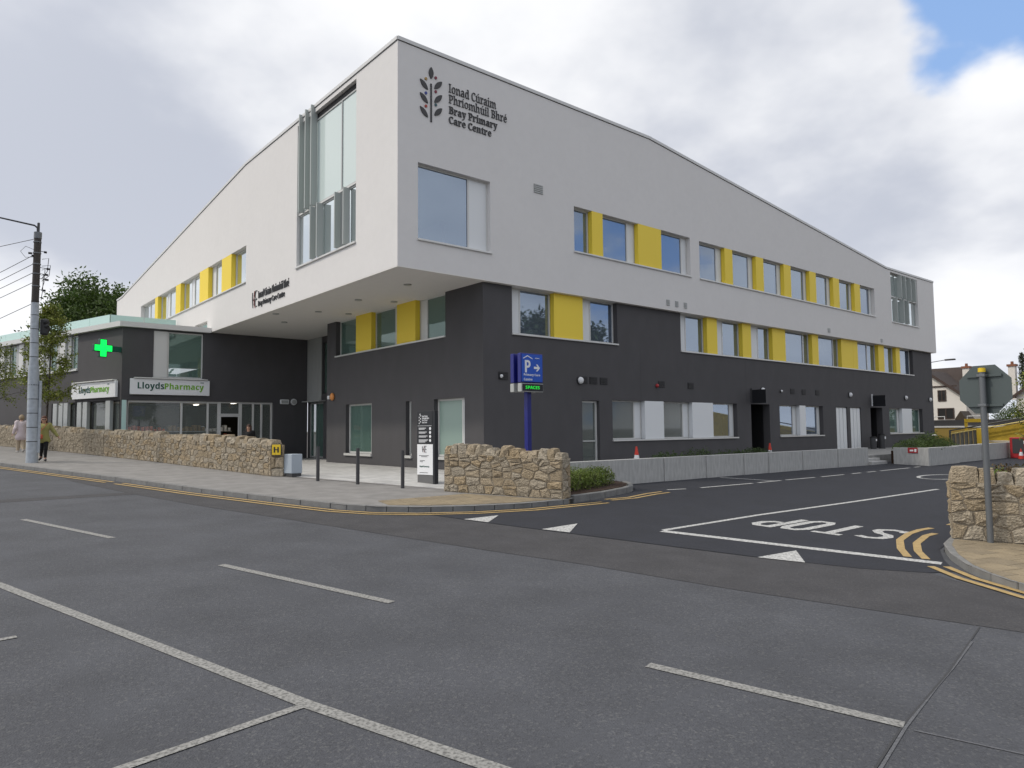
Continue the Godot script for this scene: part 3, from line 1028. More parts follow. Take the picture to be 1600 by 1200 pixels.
# ---------------------------------------------------------------- sky
func cloud_sky() -> ImageTexture:
	var w := 4096
	var h := 2048
	var a := FastNoiseLite.new()
	a.seed = 21
	a.noise_type = FastNoiseLite.TYPE_SIMPLEX_SMOOTH
	a.frequency = 1.15
	a.fractal_octaves = 7
	a.fractal_gain = 0.54
	var g := FastNoiseLite.new()
	g.seed = 5
	g.noise_type = FastNoiseLite.TYPE_SIMPLEX_SMOOTH
	g.frequency = 0.9
	g.fractal_octaves = 4
	# cloud masses: azimuth and elevation in degrees, width, brightness
	var masses := [[-62, 31, 12, 0.15], [-84, 21, 12, -0.5], [-72, 17, 9, -0.4], [-85, 8, 6, 0.6], [-40, 29, 12, 0.5], [-50, 34, 10, 0.25], [-27, 14, 7, -0.4], [-18, 11, 4, 0.15], [-20, 17, 5, -0.35], [-13.8, 23.0, 2.6, 0.8], [60, 30, 20, 0.3]]
	var gaps := [[-15.5, 27.5, 6.0, 1.1], [-12, 35, 9, 0.9], [-19.5, 21.5, 3.5, 0.4], [42, 13, 9, 0.75]]
	var sun := Vector3(-0.341, 0.766, 0.546).normalized()
	var im := Image.create(w, h, false, Image.FORMAT_RGBF)
	im.fill(Color(0.16, 0.155, 0.15))
	for y in h:
		var el := 90.0 - 180.0 * (y + 0.5) / h
		for x in w:
			if el < -4.0:
				break
			var az := wrapf(360.0 * (x + 0.5) / w, -180.0, 180.0)
			var broad := el > 46.0 or az > 10.0 or az < -102.0   # far from the view the clouds are laid on in 4 x 4 blocks
			if broad and (x % 4 != 0 or y % 4 != 0):
				continue
			var ce := cos(deg_to_rad(el))
			var d := Vector3(sin(deg_to_rad(az)) * ce, sin(deg_to_rad(el)), -cos(deg_to_rad(az)) * ce)
			var q := Vector3(d.x, 0.25, d.z) / (maxf(d.y, 0.0) + 0.32)
			var n := a.get_noise_3dv(q) * 1.5
			var gp := g.get_noise_3dv(q + Vector3(7, 3, 1)) * 0.9 - 0.5 + 0.24 * smoothstep(-0.2, 0.8, d.dot(Vector3(0.8, 0.1, 0.6)))
			gp -= 0.7 * smoothstep(-8.0, -28.0, az) * smoothstep(-150.0, -115.0, az)
			if az < 100.0 and az > -110.0:
				for m in masses:
					var e: float = (Vector2((az - m[0]) * ce, el - m[1])).length_squared() / (m[2] * m[2])
					if e < 6.0:
						n += m[3] * exp(-e)
				for m in gaps:
					var e: float = (Vector2((az - m[0]) * ce, el - m[1])).length_squared() / (m[2] * m[2])
					if e < 6.0:
						gp += m[3] * exp(-e)
			var t := smoothstep(-0.75, 0.8, n)
			var c := Color(0.385, 0.41, 0.475).lerp(Color(0.715, 0.72, 0.735), t)
			c = c.lerp(Color(0.80, 0.83, 0.9), 0.45 * exp(-maxf(el, 0.0) / 7.0))
			var blue := Color(0.17, 0.29, 0.53).lerp(Color(0.34, 0.50, 0.78), exp(-maxf(el, 0.0) / 18.0))
			c = c.lerp(blue, smoothstep(-0.05, 0.4, gp - n * 0.3 - a.get_noise_3dv(q * 3.3) * 0.55 + 0.05))
			var s := acos(clampf(d.dot(sun), -1.0, 1.0))
			c += Color(1.0, 0.96, 0.9) * (1.1 * exp(-s * s / 0.25))
			if broad:
				im.fill_rect(Rect2i(x, y, 4, 4), c)
			else:
				im.set_pixel(x, y, c)
	return ImageTexture.create_from_image(im)

# ---------------------------------------------------------------- frames of the facades
const XS := -17.8       # outer face of the white box, access road side
const ZF := -10.557     # outer face of the white box, street side
const ZD := -13.848     # dark block, street side
const XP := -35.194     # pharmacy wing, forecourt side
const ZB := -15.525     # entrance wall between them
var FS := Transform3D(Basis(Vector3(0, 0, -1), Vector3.UP, Vector3(1, 0, 0)), Vector3(XS, 0, 0))
var FSD := Transform3D(Basis(Vector3(0, 0, -1), Vector3.UP, Vector3(1, 0, 0)), Vector3(XS - 0.2, 0, 0))
var FF := Transform3D(Basis.IDENTITY, Vector3(0, 0, ZF))
var FD := Transform3D(Basis.IDENTITY, Vector3(0, 0, ZD))
var FP := Transform3D(Basis(Vector3(0, 0, -1), Vector3.UP, Vector3(1, 0, 0)), Vector3(XP, 0, 0))
var FQ := Transform3D(Basis(Vector3(0.961, 0, -0.2764), Vector3.UP, Vector3(0.2764, 0, 0.961)), Vector3(XP, 0, -6.83))
var PLAN := Transform3D(Basis(Vector3(1, 0, 0), Vector3(0, 0, 1), Vector3(0, 1, 0)), Vector3.ZERO)

func plan_prism(flat: Array, y0: float, y1: float) -> ArrayMesh:
	var b := MB.new()
	b.prism(v2(flat), y0, y1, PLAN)
	return b.mesh()

func box_mesh(a: Vector3, c: Vector3, bevel := 0.0) -> ArrayMesh:
	var b := MB.new()
	if bevel > 0.0:
		b.rbox((a + c) * 0.5, (c - a).abs(), bevel)
	else:
		b.span(a, c)
	return b.mesh()

func vent(parent: Node3D, f: Transform3D, u: float, v: float, w: float, h: float, m: Material) -> void:
	var b := MB.new()
	b.span(Vector3(-w * 0.5, -h * 0.5, 0.002), Vector3(w * 0.5, h * 0.5, 0.012))
	var n := int(h / 0.055)
	for i in n:
		b.box(Vector3(0, -h * 0.5 + (i + 0.5) * h / n, 0.022), Vector3(w * 0.94, h / n * 0.5, 0.02), Transform3D.IDENTITY)
	wpart(parent, "vent", b.mesh(), m, f * Transform3D(Basis.IDENTITY, Vector3(u, v, 0)))

func coping(parent: Node3D, f: Transform3D, top: Array) -> void:
	for i in top.size() - 1:
		var p: Vector2 = top[i]
		var q: Vector2 = top[i + 1]
		var o := f.basis.z * 0.06
		var b := MB.new()
		var pts := []
		for e in [p, q]:
			for dv in [0.0, 0.11]:
				for n in [0.035, -0.42]:
					pts.append(f * Vector3(e.x, e.y + dv, n))
		b.quad(pts[0], pts[4], pts[6], pts[2], f.basis.z)
		b.quad(pts[1], pts[5], pts[7], pts[3], -f.basis.z)
		b.quad(pts[2], pts[6], pts[7], pts[3], f.basis.y)
		b.quad(pts[0], pts[4], pts[5], pts[1], -f.basis.y)
		b.quad(pts[0], pts[1], pts[3], pts[2], -f.basis.x)
		b.quad(pts[4], pts[5], pts[7], pts[6], f.basis.x)
		wpart(parent, "coping", b.mesh(), M.coping_metal)
		var g := MB.new()
		g.quad(f * Vector3(p.x, p.y - 0.022, 0.004), f * Vector3(q.x, q.y - 0.022, 0.004), f * Vector3(q.x, q.y - 0.002, 0.004), f * Vector3(p.x, p.y - 0.002, 0.004), f.basis.z)
		wpart(parent, "shadow_gap", g.mesh(), M.dark_gap)

# ---------------------------------------------------------------- the health centre
func health_centre() -> void:
	var o := thing("health_centre_building", "three storey health centre, white angular top over dark ground floors, yellow window panels", "building", Vector3(-26, 0.66, -16))
	var front_top := [Vector2(-56.55, 11.45), Vector2(-54.9, 11.45), Vector2(-30.6, 13.65), Vector2(-17.8, 13.65)]
	var side_top := [Vector2(10.557, 13.65), Vector2(22.2, 13.65), Vector2(44.1, 11.45), Vector2(51.4, 11.5)]
	wpart(o, "wall", facade(FF, -56.55, -17.8, 6.83, front_top, [Rect2(-49.27, 8.46, 18.86, 1.59), Rect2(-25.07, 8.1, 4.67, 5.38), Rect2(-37.6, 6.96, 1.96, 0.46)], 0.4, 0.42, 1), M.white_render)
	wpart(o, "wall", facade(FS, 10.557, 51.4, 6.83, side_top, [Rect2(11.26, 7.75, 2.76, 2.33), Rect2(17.85, 8.4, 6.89, 1.64), Rect2(25.38, 8.4, 17.03, 1.61), Rect2(44.70, 8.3, 4.0, 3.02)], 0.4, 0.25, 2), M.white_render)
	var b := MB.new()   # far walls
	b.span(Vector3(-56.55, 6.83, -51.4), Vector3(-18.2, 11.4, -51.0))
	b.span(Vector3(-56.55, 6.83, -51.0), Vector3(-56.15, 11.4, -10.96))
	wpart(o, "rear_wall", b.mesh(), M.white_render)
	coping(o, FF, front_top)
	coping(o, FS, side_top)
	# roof: the lower of the two slopes
	b = MB.new()
	var hf := func(x: float) -> float: return lerpf(11.45, 13.65, clampf((x + 54.9) / 24.3, 0, 1))
	var hs := func(z: float) -> float: return lerpf(13.65, 11.45, clampf((-z - 22.2) / 21.9, 0, 1))
	for i in 12:
		for j in 12:
			var pts := []
			for e in [[i, j], [i + 1, j], [i + 1, j + 1], [i, j + 1]]:
				var x: float = -56.2 + 38.0 * e[0] / 12.0
				var z: float = -10.96 - 40.04 * e[1] / 12.0
				pts.append(Vector3(x, minf(hf.call(x), hs.call(z)) - 0.12, z))
			b.quad(pts[0], pts[1], pts[2], pts[3], Vector3.UP)
	wpart(o, "roof", b.mesh(), M.fair_concrete)
	var dl := wpart(o, "soffit", plan_prism([-35.19, -10.56, -17.8, -10.56, -17.8, -51.3, -35.19, -51.3], 6.80, 6.829), M.soffit_board)
	for p in [[-28.0, -10.95], [-29.94, -12.09], [-26.5, -12.1], [-23.26, -12.16], [-19.84, -12.15], [-26.28, -13.3], [-22.8, -13.38]]:
		b = MB.new()
		b.tube([Vector3(0, -0.035, 0), Vector3(0, 0.02, 0)], [0.13, 0.13], 14)
		wpart(dl, "downlight", b.mesh(), M.frame_grey, Transform3D(Basis.IDENTITY, Vector3(p[0], 6.80, p[1])))
	# dark block
	wpart(o, "dark_wall", facade(FSD, -ZD, 51.04, 0.3, [Vector2(-ZD, 6.82), Vector2(51.04, 6.82)], [Rect2(15.07, 5.23, 5.22, 1.58), Rect2(24.21, 5.23, 23.82, 1.58), Rect2(19.93, 1.6, 8.28, 1.49), Rect2(31.84, 1.6, 4.29, 1.49), Rect2(44.21, 1.6, 4.97, 1.49), Rect2(18.32, 0.76, 0.91, 2.29), Rect2(29.34, 0.76, 1.6, 2.34), Rect2(37.57, 0.76, 1.28, 2.31), Rect2(39.2, 0.76, 1.29, 2.31), Rect2(41.7, 0.76, 1.58, 2.34)], 0.35, 0.35, 2), M.dark_render)
	wpart(o, "dark_wall", facade(FD, -29.4, XS - 0.2, 0.3, [Vector2(-29.4, 6.82), Vector2(XS - 0.2, 6.82)], [Rect2(-28.54, 5.28, 8.4, 1.53), Rect2(-27.57, 1.1, 2.24, 2.04), Rect2(-22.74, 1.1, 0.4, 2.0), Rect2(-20.86, 1.1, 1.82, 2.0)], 0.35, 0.35, 0), M.dark_render)
	var fl := Transform3D(Basis(Vector3(0, 0, 1), Vector3.UP, Vector3(-1, 0, 0)), Vector3(-29.4, 0, 0))
	wpart(o, "dark_wall", facade(fl, ZB - 0.2, ZD - 0.002, 0.3, [Vector2(ZB - 0.2, 6.82), Vector2(ZD - 0.002, 6.82)], [], 0.35, 0.3, 0), M.dark_render)
	b = MB.new()
	b.span(Vector3(-35.0, 0.3, -51.04), Vector3(-18.36, 6.8, -50.7))
	b.span(Vector3(-35.0, 0.3, -50.7), Vector3(-34.6, 6.8, -15.9))
	wpart(o, "rear_wall", b.mesh(), M.dark_render)
	# inside: floors and a few partitions, seen dimly through the panes
	b = MB.new()
	b.span(Vector3(-34.5, 3.62, -50.6), Vector3(-18.4, 3.95, -15.8))
	b.span(Vector3(-34.5, 0.5, -50.6), Vector3(-18.4, 0.74, -15.8))
	b.span(Vector3(-29.0, 3.63, -15.75), Vector3(-18.4, 3.94, -14.25))
	b.span(Vector3(-29.0, 0.51, -15.75), Vector3(-18.4, 0.73, -14.25))
	b.span(Vector3(-56.0, 6.84, -50.9), Vector3(-18.3, 7.1, -11.0))
	b.span(Vector3(-56.0, 10.4, -50.9), Vector3(-27.0, 10.5, -17.0))
	wpart(o, "floor_slab", b.mesh(), M.interior_floor)
	b = MB.new()
	for z in [-17.6, -24.6, -31.2, -37.2, -43.9, -50.0]:
		b.span(Vector3(-23.0, 0.75, z), Vector3(-18.4, 3.6, z - 0.12))
		b.span(Vector3(-23.0, 3.96, z), Vector3(-18.4, 6.78, z - 0.12))
		b.span(Vector3(-23.0, 7.11, z), Vector3(-18.3, 10.6, z - 0.12))
	for lev in [[0.75, 3.6], [3.96, 6.78], [7.11, 10.6]]:
		b.span(Vector3(-23.2, lev[0], -50.5), Vector3(-23.02, lev[1], -17.9))
	b.span(Vector3(-55.0, 7.12, -16.0), Vector3(-23.3, 10.38, -15.85))
	wpart(o, "partition", b.mesh(), M.interior_wall)
	# white storey, side
	window(o, FS, 7.75, 10.08, 0.16, [["p", 11.26, 13.24], ["w", 13.24, 14.02]], "sky_glass")
	slab_part(o, "sill", FS, Vector3(11.24, 7.69, -0.15), Vector3(14.06, 7.748, 0.06), M.sill_metal, 0.006)
	window_strip(o, FS, 17.85, 24.74, 8.4, 10.04, [["win", [["p", 17.86, 18.77]]], ["y", 18.78, 19.36], ["win", [["p", 19.37, 20.93], ["w", 20.93, 21.37]]], ["y", 21.38, 22.81], ["win", [["p", 22.82, 24.37], ["w", 24.37, 24.73]]]], "sky_glass")
	window_strip(o, FS, 25.38, 42.41, 8.4, 10.01, [["win", [["p", 25.39, 26.88], ["w", 26.88, 27.26]]], ["y", 27.27, 27.88], ["win", [["p", 27.89, 29.47], ["w", 29.47, 29.8]]], ["y", 29.81, 30.46], ["win", [["p", 30.47, 31.99], ["w", 31.99, 32.3]]], ["y", 32.31, 32.97], ["win", [["p", 32.98, 34.57], ["w", 34.57, 34.81]]], ["y", 34.82, 35.5], ["win", [["p", 35.51, 37.05], ["w", 37.05, 37.35]]], ["y", 37.36, 38.05], ["win", [["p", 38.06, 39.64], ["w", 39.64, 39.84]]], ["y", 39.85, 40.55], ["win", [["p", 40.56, 42.12], ["w", 42.12, 42.4]]]], "sky_glass")
	# white storey, street side
	window_strip(o, FF, -49.27, -30.41, 8.46, 10.05, [["win", [["p", -49.26, -47.7], ["p", -47.7, -46.4], ["p", -46.4, -45.77]]], ["y", -45.76, -45.1], ["win", [["p", -45.09, -43.7], ["w", -43.7, -43.2], ["p", -43.2, -41.31]]], ["y", -41.3, -40.37], ["win", [["p", -40.36, -38.95], ["w", -38.95, -38.5], ["p", -38.5, -37.0]]], ["y", -36.98, -35.6], ["win", [["w", -35.59, -35.05], ["p", -35.05, -33.62]]], ["y", -33.6, -32.28], ["win", [["p", -32.27, -30.42]]]], "bright_glass")
	window(o, FF, 6.96, 7.42, 0.16, [["p", -37.6, -35.64]], "bright_glass")
	# tall corner window with fins
	window(o, FF, 8.1, 10.04, 0.1, [["p", -25.07, -21.62], ["p", -21.62, -20.4]], "bright_glass", "frame_grey")
	window(o, FF, 10.1, 13.26, 0.1, [["p", -25.07, -21.62], ["p", -21.62, -20.4]], "pale_spandrel", "frame_grey")
	slab_part(o, "transom", FF, Vector3(-25.06, 10.042, -0.2), Vector3(-20.41, 10.098, -0.06), M.frame_white)
	slab_part(o, "head_board", FF, Vector3(-25.06, 13.262, -0.4), Vector3(-20.41, 13.475, -0.13), M.dark_gap)
	slab_part(o, "sill", FF, Vector3(-25.09, 8.03, -0.19), Vector3(-20.38, 8.098, 0.06), M.sill_metal, 0.006)
	for x in [-24.62, -24.09, -23.59]:
		slab_part(o, "fin", FF, Vector3(x - 0.03, 10.06, -0.1), Vector3(x + 0.03, 13.74, 0.14), M.fin_metal, 0.004)
	for x in [-23.6, -23.06, -21.66, -21.03]:
		slab_part(o, "fin", FF, Vector3(x - 0.03, 8.12, -0.1), Vector3(x + 0.03, 10.02, 0.14), M.fin_metal, 0.004)
	# far glazed bay on the side
	window(o, FS, 8.3, 9.84, 0.18, [["p", 44.7, 46.7], ["p", 46.7, 48.7]], "bright_glass", "frame_grey")
	window(o, FS, 9.9, 11.3, 0.18, [["p", 44.7, 46.7], ["p", 46.7, 48.7]], "bright_glass", "frame_grey")
	slab_part(o, "transom", FS, Vector3(44.71, 9.842, -0.22), Vector3(48.69, 9.898, -0.1), M.frame_white)
	slab_part(o, "sill", FS, Vector3(44.68, 8.24, -0.17), Vector3(48.72, 8.298, 0.06), M.sill_metal, 0.006)
	for u in [45.95, 46.6, 47.4, 48.1]:
		slab_part(o, "fin", FS, Vector3(u - 0.03, 9.86, -0.12), Vector3(u + 0.03, 11.28, 0.14), M.fin_metal)
	for u in [45.2, 46.2, 46.9]:
		slab_part(o, "fin", FS, Vector3(u - 0.03, 8.32, -0.12), Vector3(u + 0.03, 9.8, 0.14), M.fin_metal)
	# first floor strips under the white storey
	window_strip(o, FSD, 15.07, 20.29, 5.23, 6.81, [["win", [["w", 15.08, 15.57], ["p", 15.57, 16.98]]], ["y", 16.99, 18.43], ["win", [["w", 18.44, 19.0], ["p", 19.0, 20.28]]]], "sky_glass")
	window_strip(o, FSD, 24.21, 48.03, 5.23, 6.81, [["win", [["w", 24.22, 24.8], ["p", 24.8, 26.06]]], ["y", 26.07, 26.83], ["win", [["w", 26.84, 27.5], ["p", 27.5, 28.81]]], ["y", 28.82, 29.53], ["win", [["w", 29.54, 30.42], ["p", 30.42, 31.39]]], ["y", 31.4, 32.6], ["win", [["p", 32.61, 34.66], ["p", 34.66, 35.23]]], ["y", 35.24, 35.9], ["win", [["p", 35.91, 37.9], ["p", 37.9, 38.43]]], ["y", 38.44, 39.83], ["y", 39.84, 40.4], ["win", [["p", 40.41, 42.0], ["p", 42.0, 43.05]]], ["y", 43.06, 43.84], ["win", [["p", 43.85, 45.48]]], ["y", 45.5, 46.08], ["win", [["p", 46.1, 48.02]]]], "sky_glass")
	window_strip(o, FD, -28.54, -20.14, 5.28, 6.81, [["win", [["p", -28.53, -26.95], ["w", -26.95, -26.71]]], ["y", -26.69, -25.38], ["win", [["p", -25.37, -23.8], ["w", -23.8, -23.41]]], ["y", -23.39, -22.07], ["win", [["w", -22.06, -21.58], ["p", -21.58, -20.15]]]], "green_glass")
	# ground floor
	window_strip(o, FSD, 19.93, 28.21, 1.6, 3.09, [["win", [["p", 19.94, 21.38], ["w", 21.38, 21.8]], "shop_glass"], ["g", 21.81, 22.98], ["win", [["p", 22.99, 24.47], ["w", 24.47, 24.87]], "shop_glass"], ["g", 24.88, 26.36], ["win", [["p", 26.37, 27.9], ["w", 27.9, 28.2]]]], "sky_glass")
	window_strip(o, FSD, 31.84, 36.13, 1.6, 3.09, [["win", [["p", 31.85, 33.4], ["w", 33.4, 33.73]]], ["g", 33.74, 34.33], ["win", [["p", 34.34, 35.86], ["w", 35.86, 36.12]]]], "sky_glass")
	window_strip(o, FSD, 44.21, 49.18, 1.6, 3.09, [["win", [["p", 44.22, 45.77], ["w", 45.77, 46.03]]], ["g", 46.04, 47.49], ["win", [["p", 47.5, 49.12], ["w", 49.12, 49.17]]]], "green_glass")
	window(o, FD, 1.1, 3.14, 0.16, [["p", -27.56, -25.6], ["w", -25.6, -25.34]], "green_glass", "frame_white", 0.07)
	window(o, FD, 1.1, 3.1, 0.16, [["p", -22.73, -22.35]], "green_glass", "frame_white", 0.07)
	window(o, FD, 1.1, 3.1, 0.16, [["frosted_green", -20.85, -19.35], ["w", -19.35, -19.05]], "frosted_green", "frame_white", 0.07)
	for r in [[-27.57, -25.33], [-22.74, -22.34], [-20.86, -19.04]]:
		slab_part(o, "sill", FD, Vector3(r[0] - 0.05, 1.0, -0.15), Vector3(r[1] + 0.05, 1.098, 0.07), M.sill_metal, 0.008)
	# doors on the side
	var d := window(o, FSD, 0.78, 3.04, 0.14, [["p", 18.33, 19.22]], "shop_glass", "frame_white", 0.07)
	d.name = "door"
	part(d, "push_bar", box_mesh(Vector3(0.1, 0.76, -0.02), Vector3(0.8, 0.82, 0.03), 0.01), M.frame_grey)
	for u in [37.57, 39.2]:
		var lv := slab_part(o, "door", FSD, Vector3(u + 0.01, 0.78, -0.14), Vector3(u + 1.27, 3.06, -0.09), M.frame_white)
		for k in 3:
			var leaf := MB.new()
			leaf.rbox(Vector3(-0.42 + 0.42 * k, 0, 0.05), Vector3(0.36, 2.2, 0.05), 0.01)
			part(lv, "leaf", leaf.mesh(), M.white_board)
	for u in [29.34, 41.7]:
		b = MB.new()
		b.span(Vector3(u - 0.1, 0.6, -1.5), Vector3(u + 1.7, 3.3, -1.4))
		b.span(Vector3(u - 0.1, 0.76, -1.4), Vector3(u - 0.005, 3.2, -0.352))
		b.span(Vector3(u + 1.605, 0.76, -1.4), Vector3(u + 1.7, 3.2, -0.352))
		b.span(Vector3(u, 3.102, -1.4), Vector3(u + 1.6, 3.2, -0.352))
		wpart(o, "doorway", b.mesh(), M.black_metal, FSD)
		slab_part(o, "door", FSD, Vector3(u + 0.2, 0.77, -1.395), Vector3(u + 1.25, 2.9, -1.34), M.charcoal_metal, 0.01)
	# vents
	vent(o, FS, 16.13, 10.29, 0.42, 0.32, M.frame_grey)
	for u in [23.15, 23.72, 24.3]:
		vent(o, FS, u, 7.1, 0.2, 0.24, M.frame_grey)
	vent(o, FS, 36.7, 7.1, 0.26, 0.22, M.frame_grey)
	vent(o, FS, 43.1, 7.03, 0.26, 0.2, M.frame_grey)
	for u in [14.66, 18.4, 18.92, 19.47, 22.86, 24.8, 33.1, 34.2, 35.6]:
		vent(o, FSD, u, 3.78, 0.4, 0.26, M.vent_dark)
	for u in [21.6, 29.0, 37.0, 43.6]:
		slab_part(o, "movement_joint", FSD, Vector3(u - 0.008, 3.14, -0.01), Vector3(u + 0.008, 5.16, 0.003), M.charcoal_metal)
	# entrance wall at the back of the forecourt
	var fe := Transform3D(Basis.IDENTITY, Vector3(0, 0, ZB))
	wpart(o, "entrance_wall", facade(fe, XP, -29.4, 0.3, [Vector2(XP, 6.8), Vector2(-29.4, 6.8)], [Rect2(-35.1, 0.66, 1.75, 2.86), Rect2(-33.5, 3.9, 3.6, 2.6)], 0.3, 0.25), M.dark_render)
	for k in 4:
		slab_part(o, "cladding_panel", fe, Vector3(XP + 0.01 + 0.42 * k, 3.58, 0.005), Vector3(XP + 0.41 + 0.42 * k, 6.79, 0.06), M.frame_grey, 0.008)
	window(o, fe, 3.9, 6.5, 0.1, [["p", -33.5, -31.7], ["p", -31.7, -29.9]], "green_glass", "charcoal_metal")
	d = window(o, fe, 0.68, 3.5, 0.1, [["p", -35.1, -33.4]], "green_glass", "frame_grey", 0.08)
	d.name = "door"
	slab_part(o, "canopy", fe, Vector3(XP + 0.01, 3.52, 0.0), Vector3(-33.1, 3.575, 0.35), M.frame_grey, 0.006)

func wall_signs() -> void:
	var o := thing("wall_sign", "large dark leaf emblem and four line lettering high on the white side wall", "sign", FS * Vector3(12.9, 11.44, 0))
	var b := MB.new()
	b.span(Vector3(11.705, 11.44, 0.0), Vector3(11.755, 12.65, 0.03))
	wpart(o, "stem", b.mesh(), M.letter_grey, FS)
	# leaves: tip, tail, belly
	for l in [[11.73, 13.18, 11.73, 12.8, 0.085], [11.33, 12.69, 11.61, 12.42, 0.075], [11.33, 12.26, 11.61, 11.99, 0.075], [11.33, 11.83, 11.61, 11.55, 0.075], [12.13, 12.83, 11.85, 12.53, 0.08], [12.13, 12.40, 11.85, 12.09, 0.08], [12.13, 11.98, 11.85, 11.68, 0.08]]:
		var p := Vector2(l[0], l[1])
		var q := Vector2(l[2], l[3])
		var n := (q - p).orthogonal().normalized()
		var poly := PackedVector2Array()
		for i in 9:
			poly.append(p.lerp(q, i / 8.0) + n * l[4] * pow(sin(PI * i / 8.0), 0.8))
		for i in range(7, 0, -1):
			poly.append(p.lerp(q, i / 8.0) - n * l[4] * pow(sin(PI * i / 8.0), 0.8))
		b = MB.new()
		b.prism(poly, 0.0, 0.03, FS)
		wpart(o, "leaf_plate", b.mesh(), M.letter_grey)
	for e in [[11.54, 12.75, "dot_gold"], [11.9, 12.89, "dot_maroon"], [11.54, 12.3, "dot_blue"], [11.9, 12.45, "dot_maroon"], [11.54, 11.89, "dot_red"], [11.9, 12.03, "dot_teal"]]:
		b = MB.new()
		b.tube([FS * Vector3(e[0], e[1], 0), FS * Vector3(e[0], e[1], 0.03)], [0.045, 0.045], 12)
		wpart(o, "dot", b.mesh(), M[e[2]])
	letters(o, "lettering", "Ionad Cúraim", FS, 12.39, 14.28, 12.58, 12.88, 0.03, M.letter_grey, "Droid Serif", false)
	letters(o, "lettering", "Phríomhúil Bhré", FS, 12.39, 14.73, 12.24, 12.53, 0.03, M.letter_grey, "Droid Serif", false)
	letters(o, "lettering", "Bray Primary", FS, 12.39, 14.33, 11.83, 12.16, 0.03, M.letter_grey, "Droid Serif")
	letters(o, "lettering", "Care Centre", FS, 12.39, 14.07, 11.59, 11.82, 0.03, M.letter_grey, "Droid Serif")
	o = thing("wall_sign", "small thin two line lettering low on the white street front beside a curled emblem", "sign", FF * Vector3(-27.6, 7.2, 0))
	letters(o, "lettering", "Ionad Cúraim Phríomhúil Bhré", FF, -28.86, -25.71, 7.5, 7.82, 0.03, M.letter_grey, "Droid Sans", false)
	letters(o, "lettering", "Bray Primary Care Centre", FF, -28.86, -26.1, 7.1, 7.4, 0.03, M.letter_grey, "Droid Sans", false)
	swoosh_emblem(o, FF * Transform3D(Basis.IDENTITY, Vector3(-29.6, 7.15, 0.005)), 0.62, 0.72, 0.022)

# the curled pen-stroke emblem, w x h, in frame f
func swoosh_emblem(parent: Node3D, f: Transform3D, w: float, h: float, r: float) -> void:
	var strokes := [[[0.12, 0.95, 0.1, 0.5, 0.22, 0.05], "letter_grey"], [[0.5, 1.0, 0.4, 0.6, 0.42, 0.2, 0.62, 0.02], "letter_red"], [[0.12, 0.5, 0.3, 0.52, 0.48, 0.55], "letter_grey"], [[0.95, 0.97, 0.7, 1.0, 0.6, 0.7, 0.75, 0.52], "letter_grey"], [[0.95, 0.5, 0.6, 0.48, 0.62, 0.12, 0.9, 0.08], "letter_grey"]]
	for s in strokes:
		var pts := []
		var rad := []
		var a: Array = s[0]
		for i in range(0, a.size(), 2):
			pts.append(Vector3(a[i] * w, a[i + 1] * h, 0.006))
			rad.append(r)
		var b := MB.new()
		b.tube(pts, rad, 5)
		wpart(parent, "emblem_stroke", b.mesh(), M[s[1]], f)

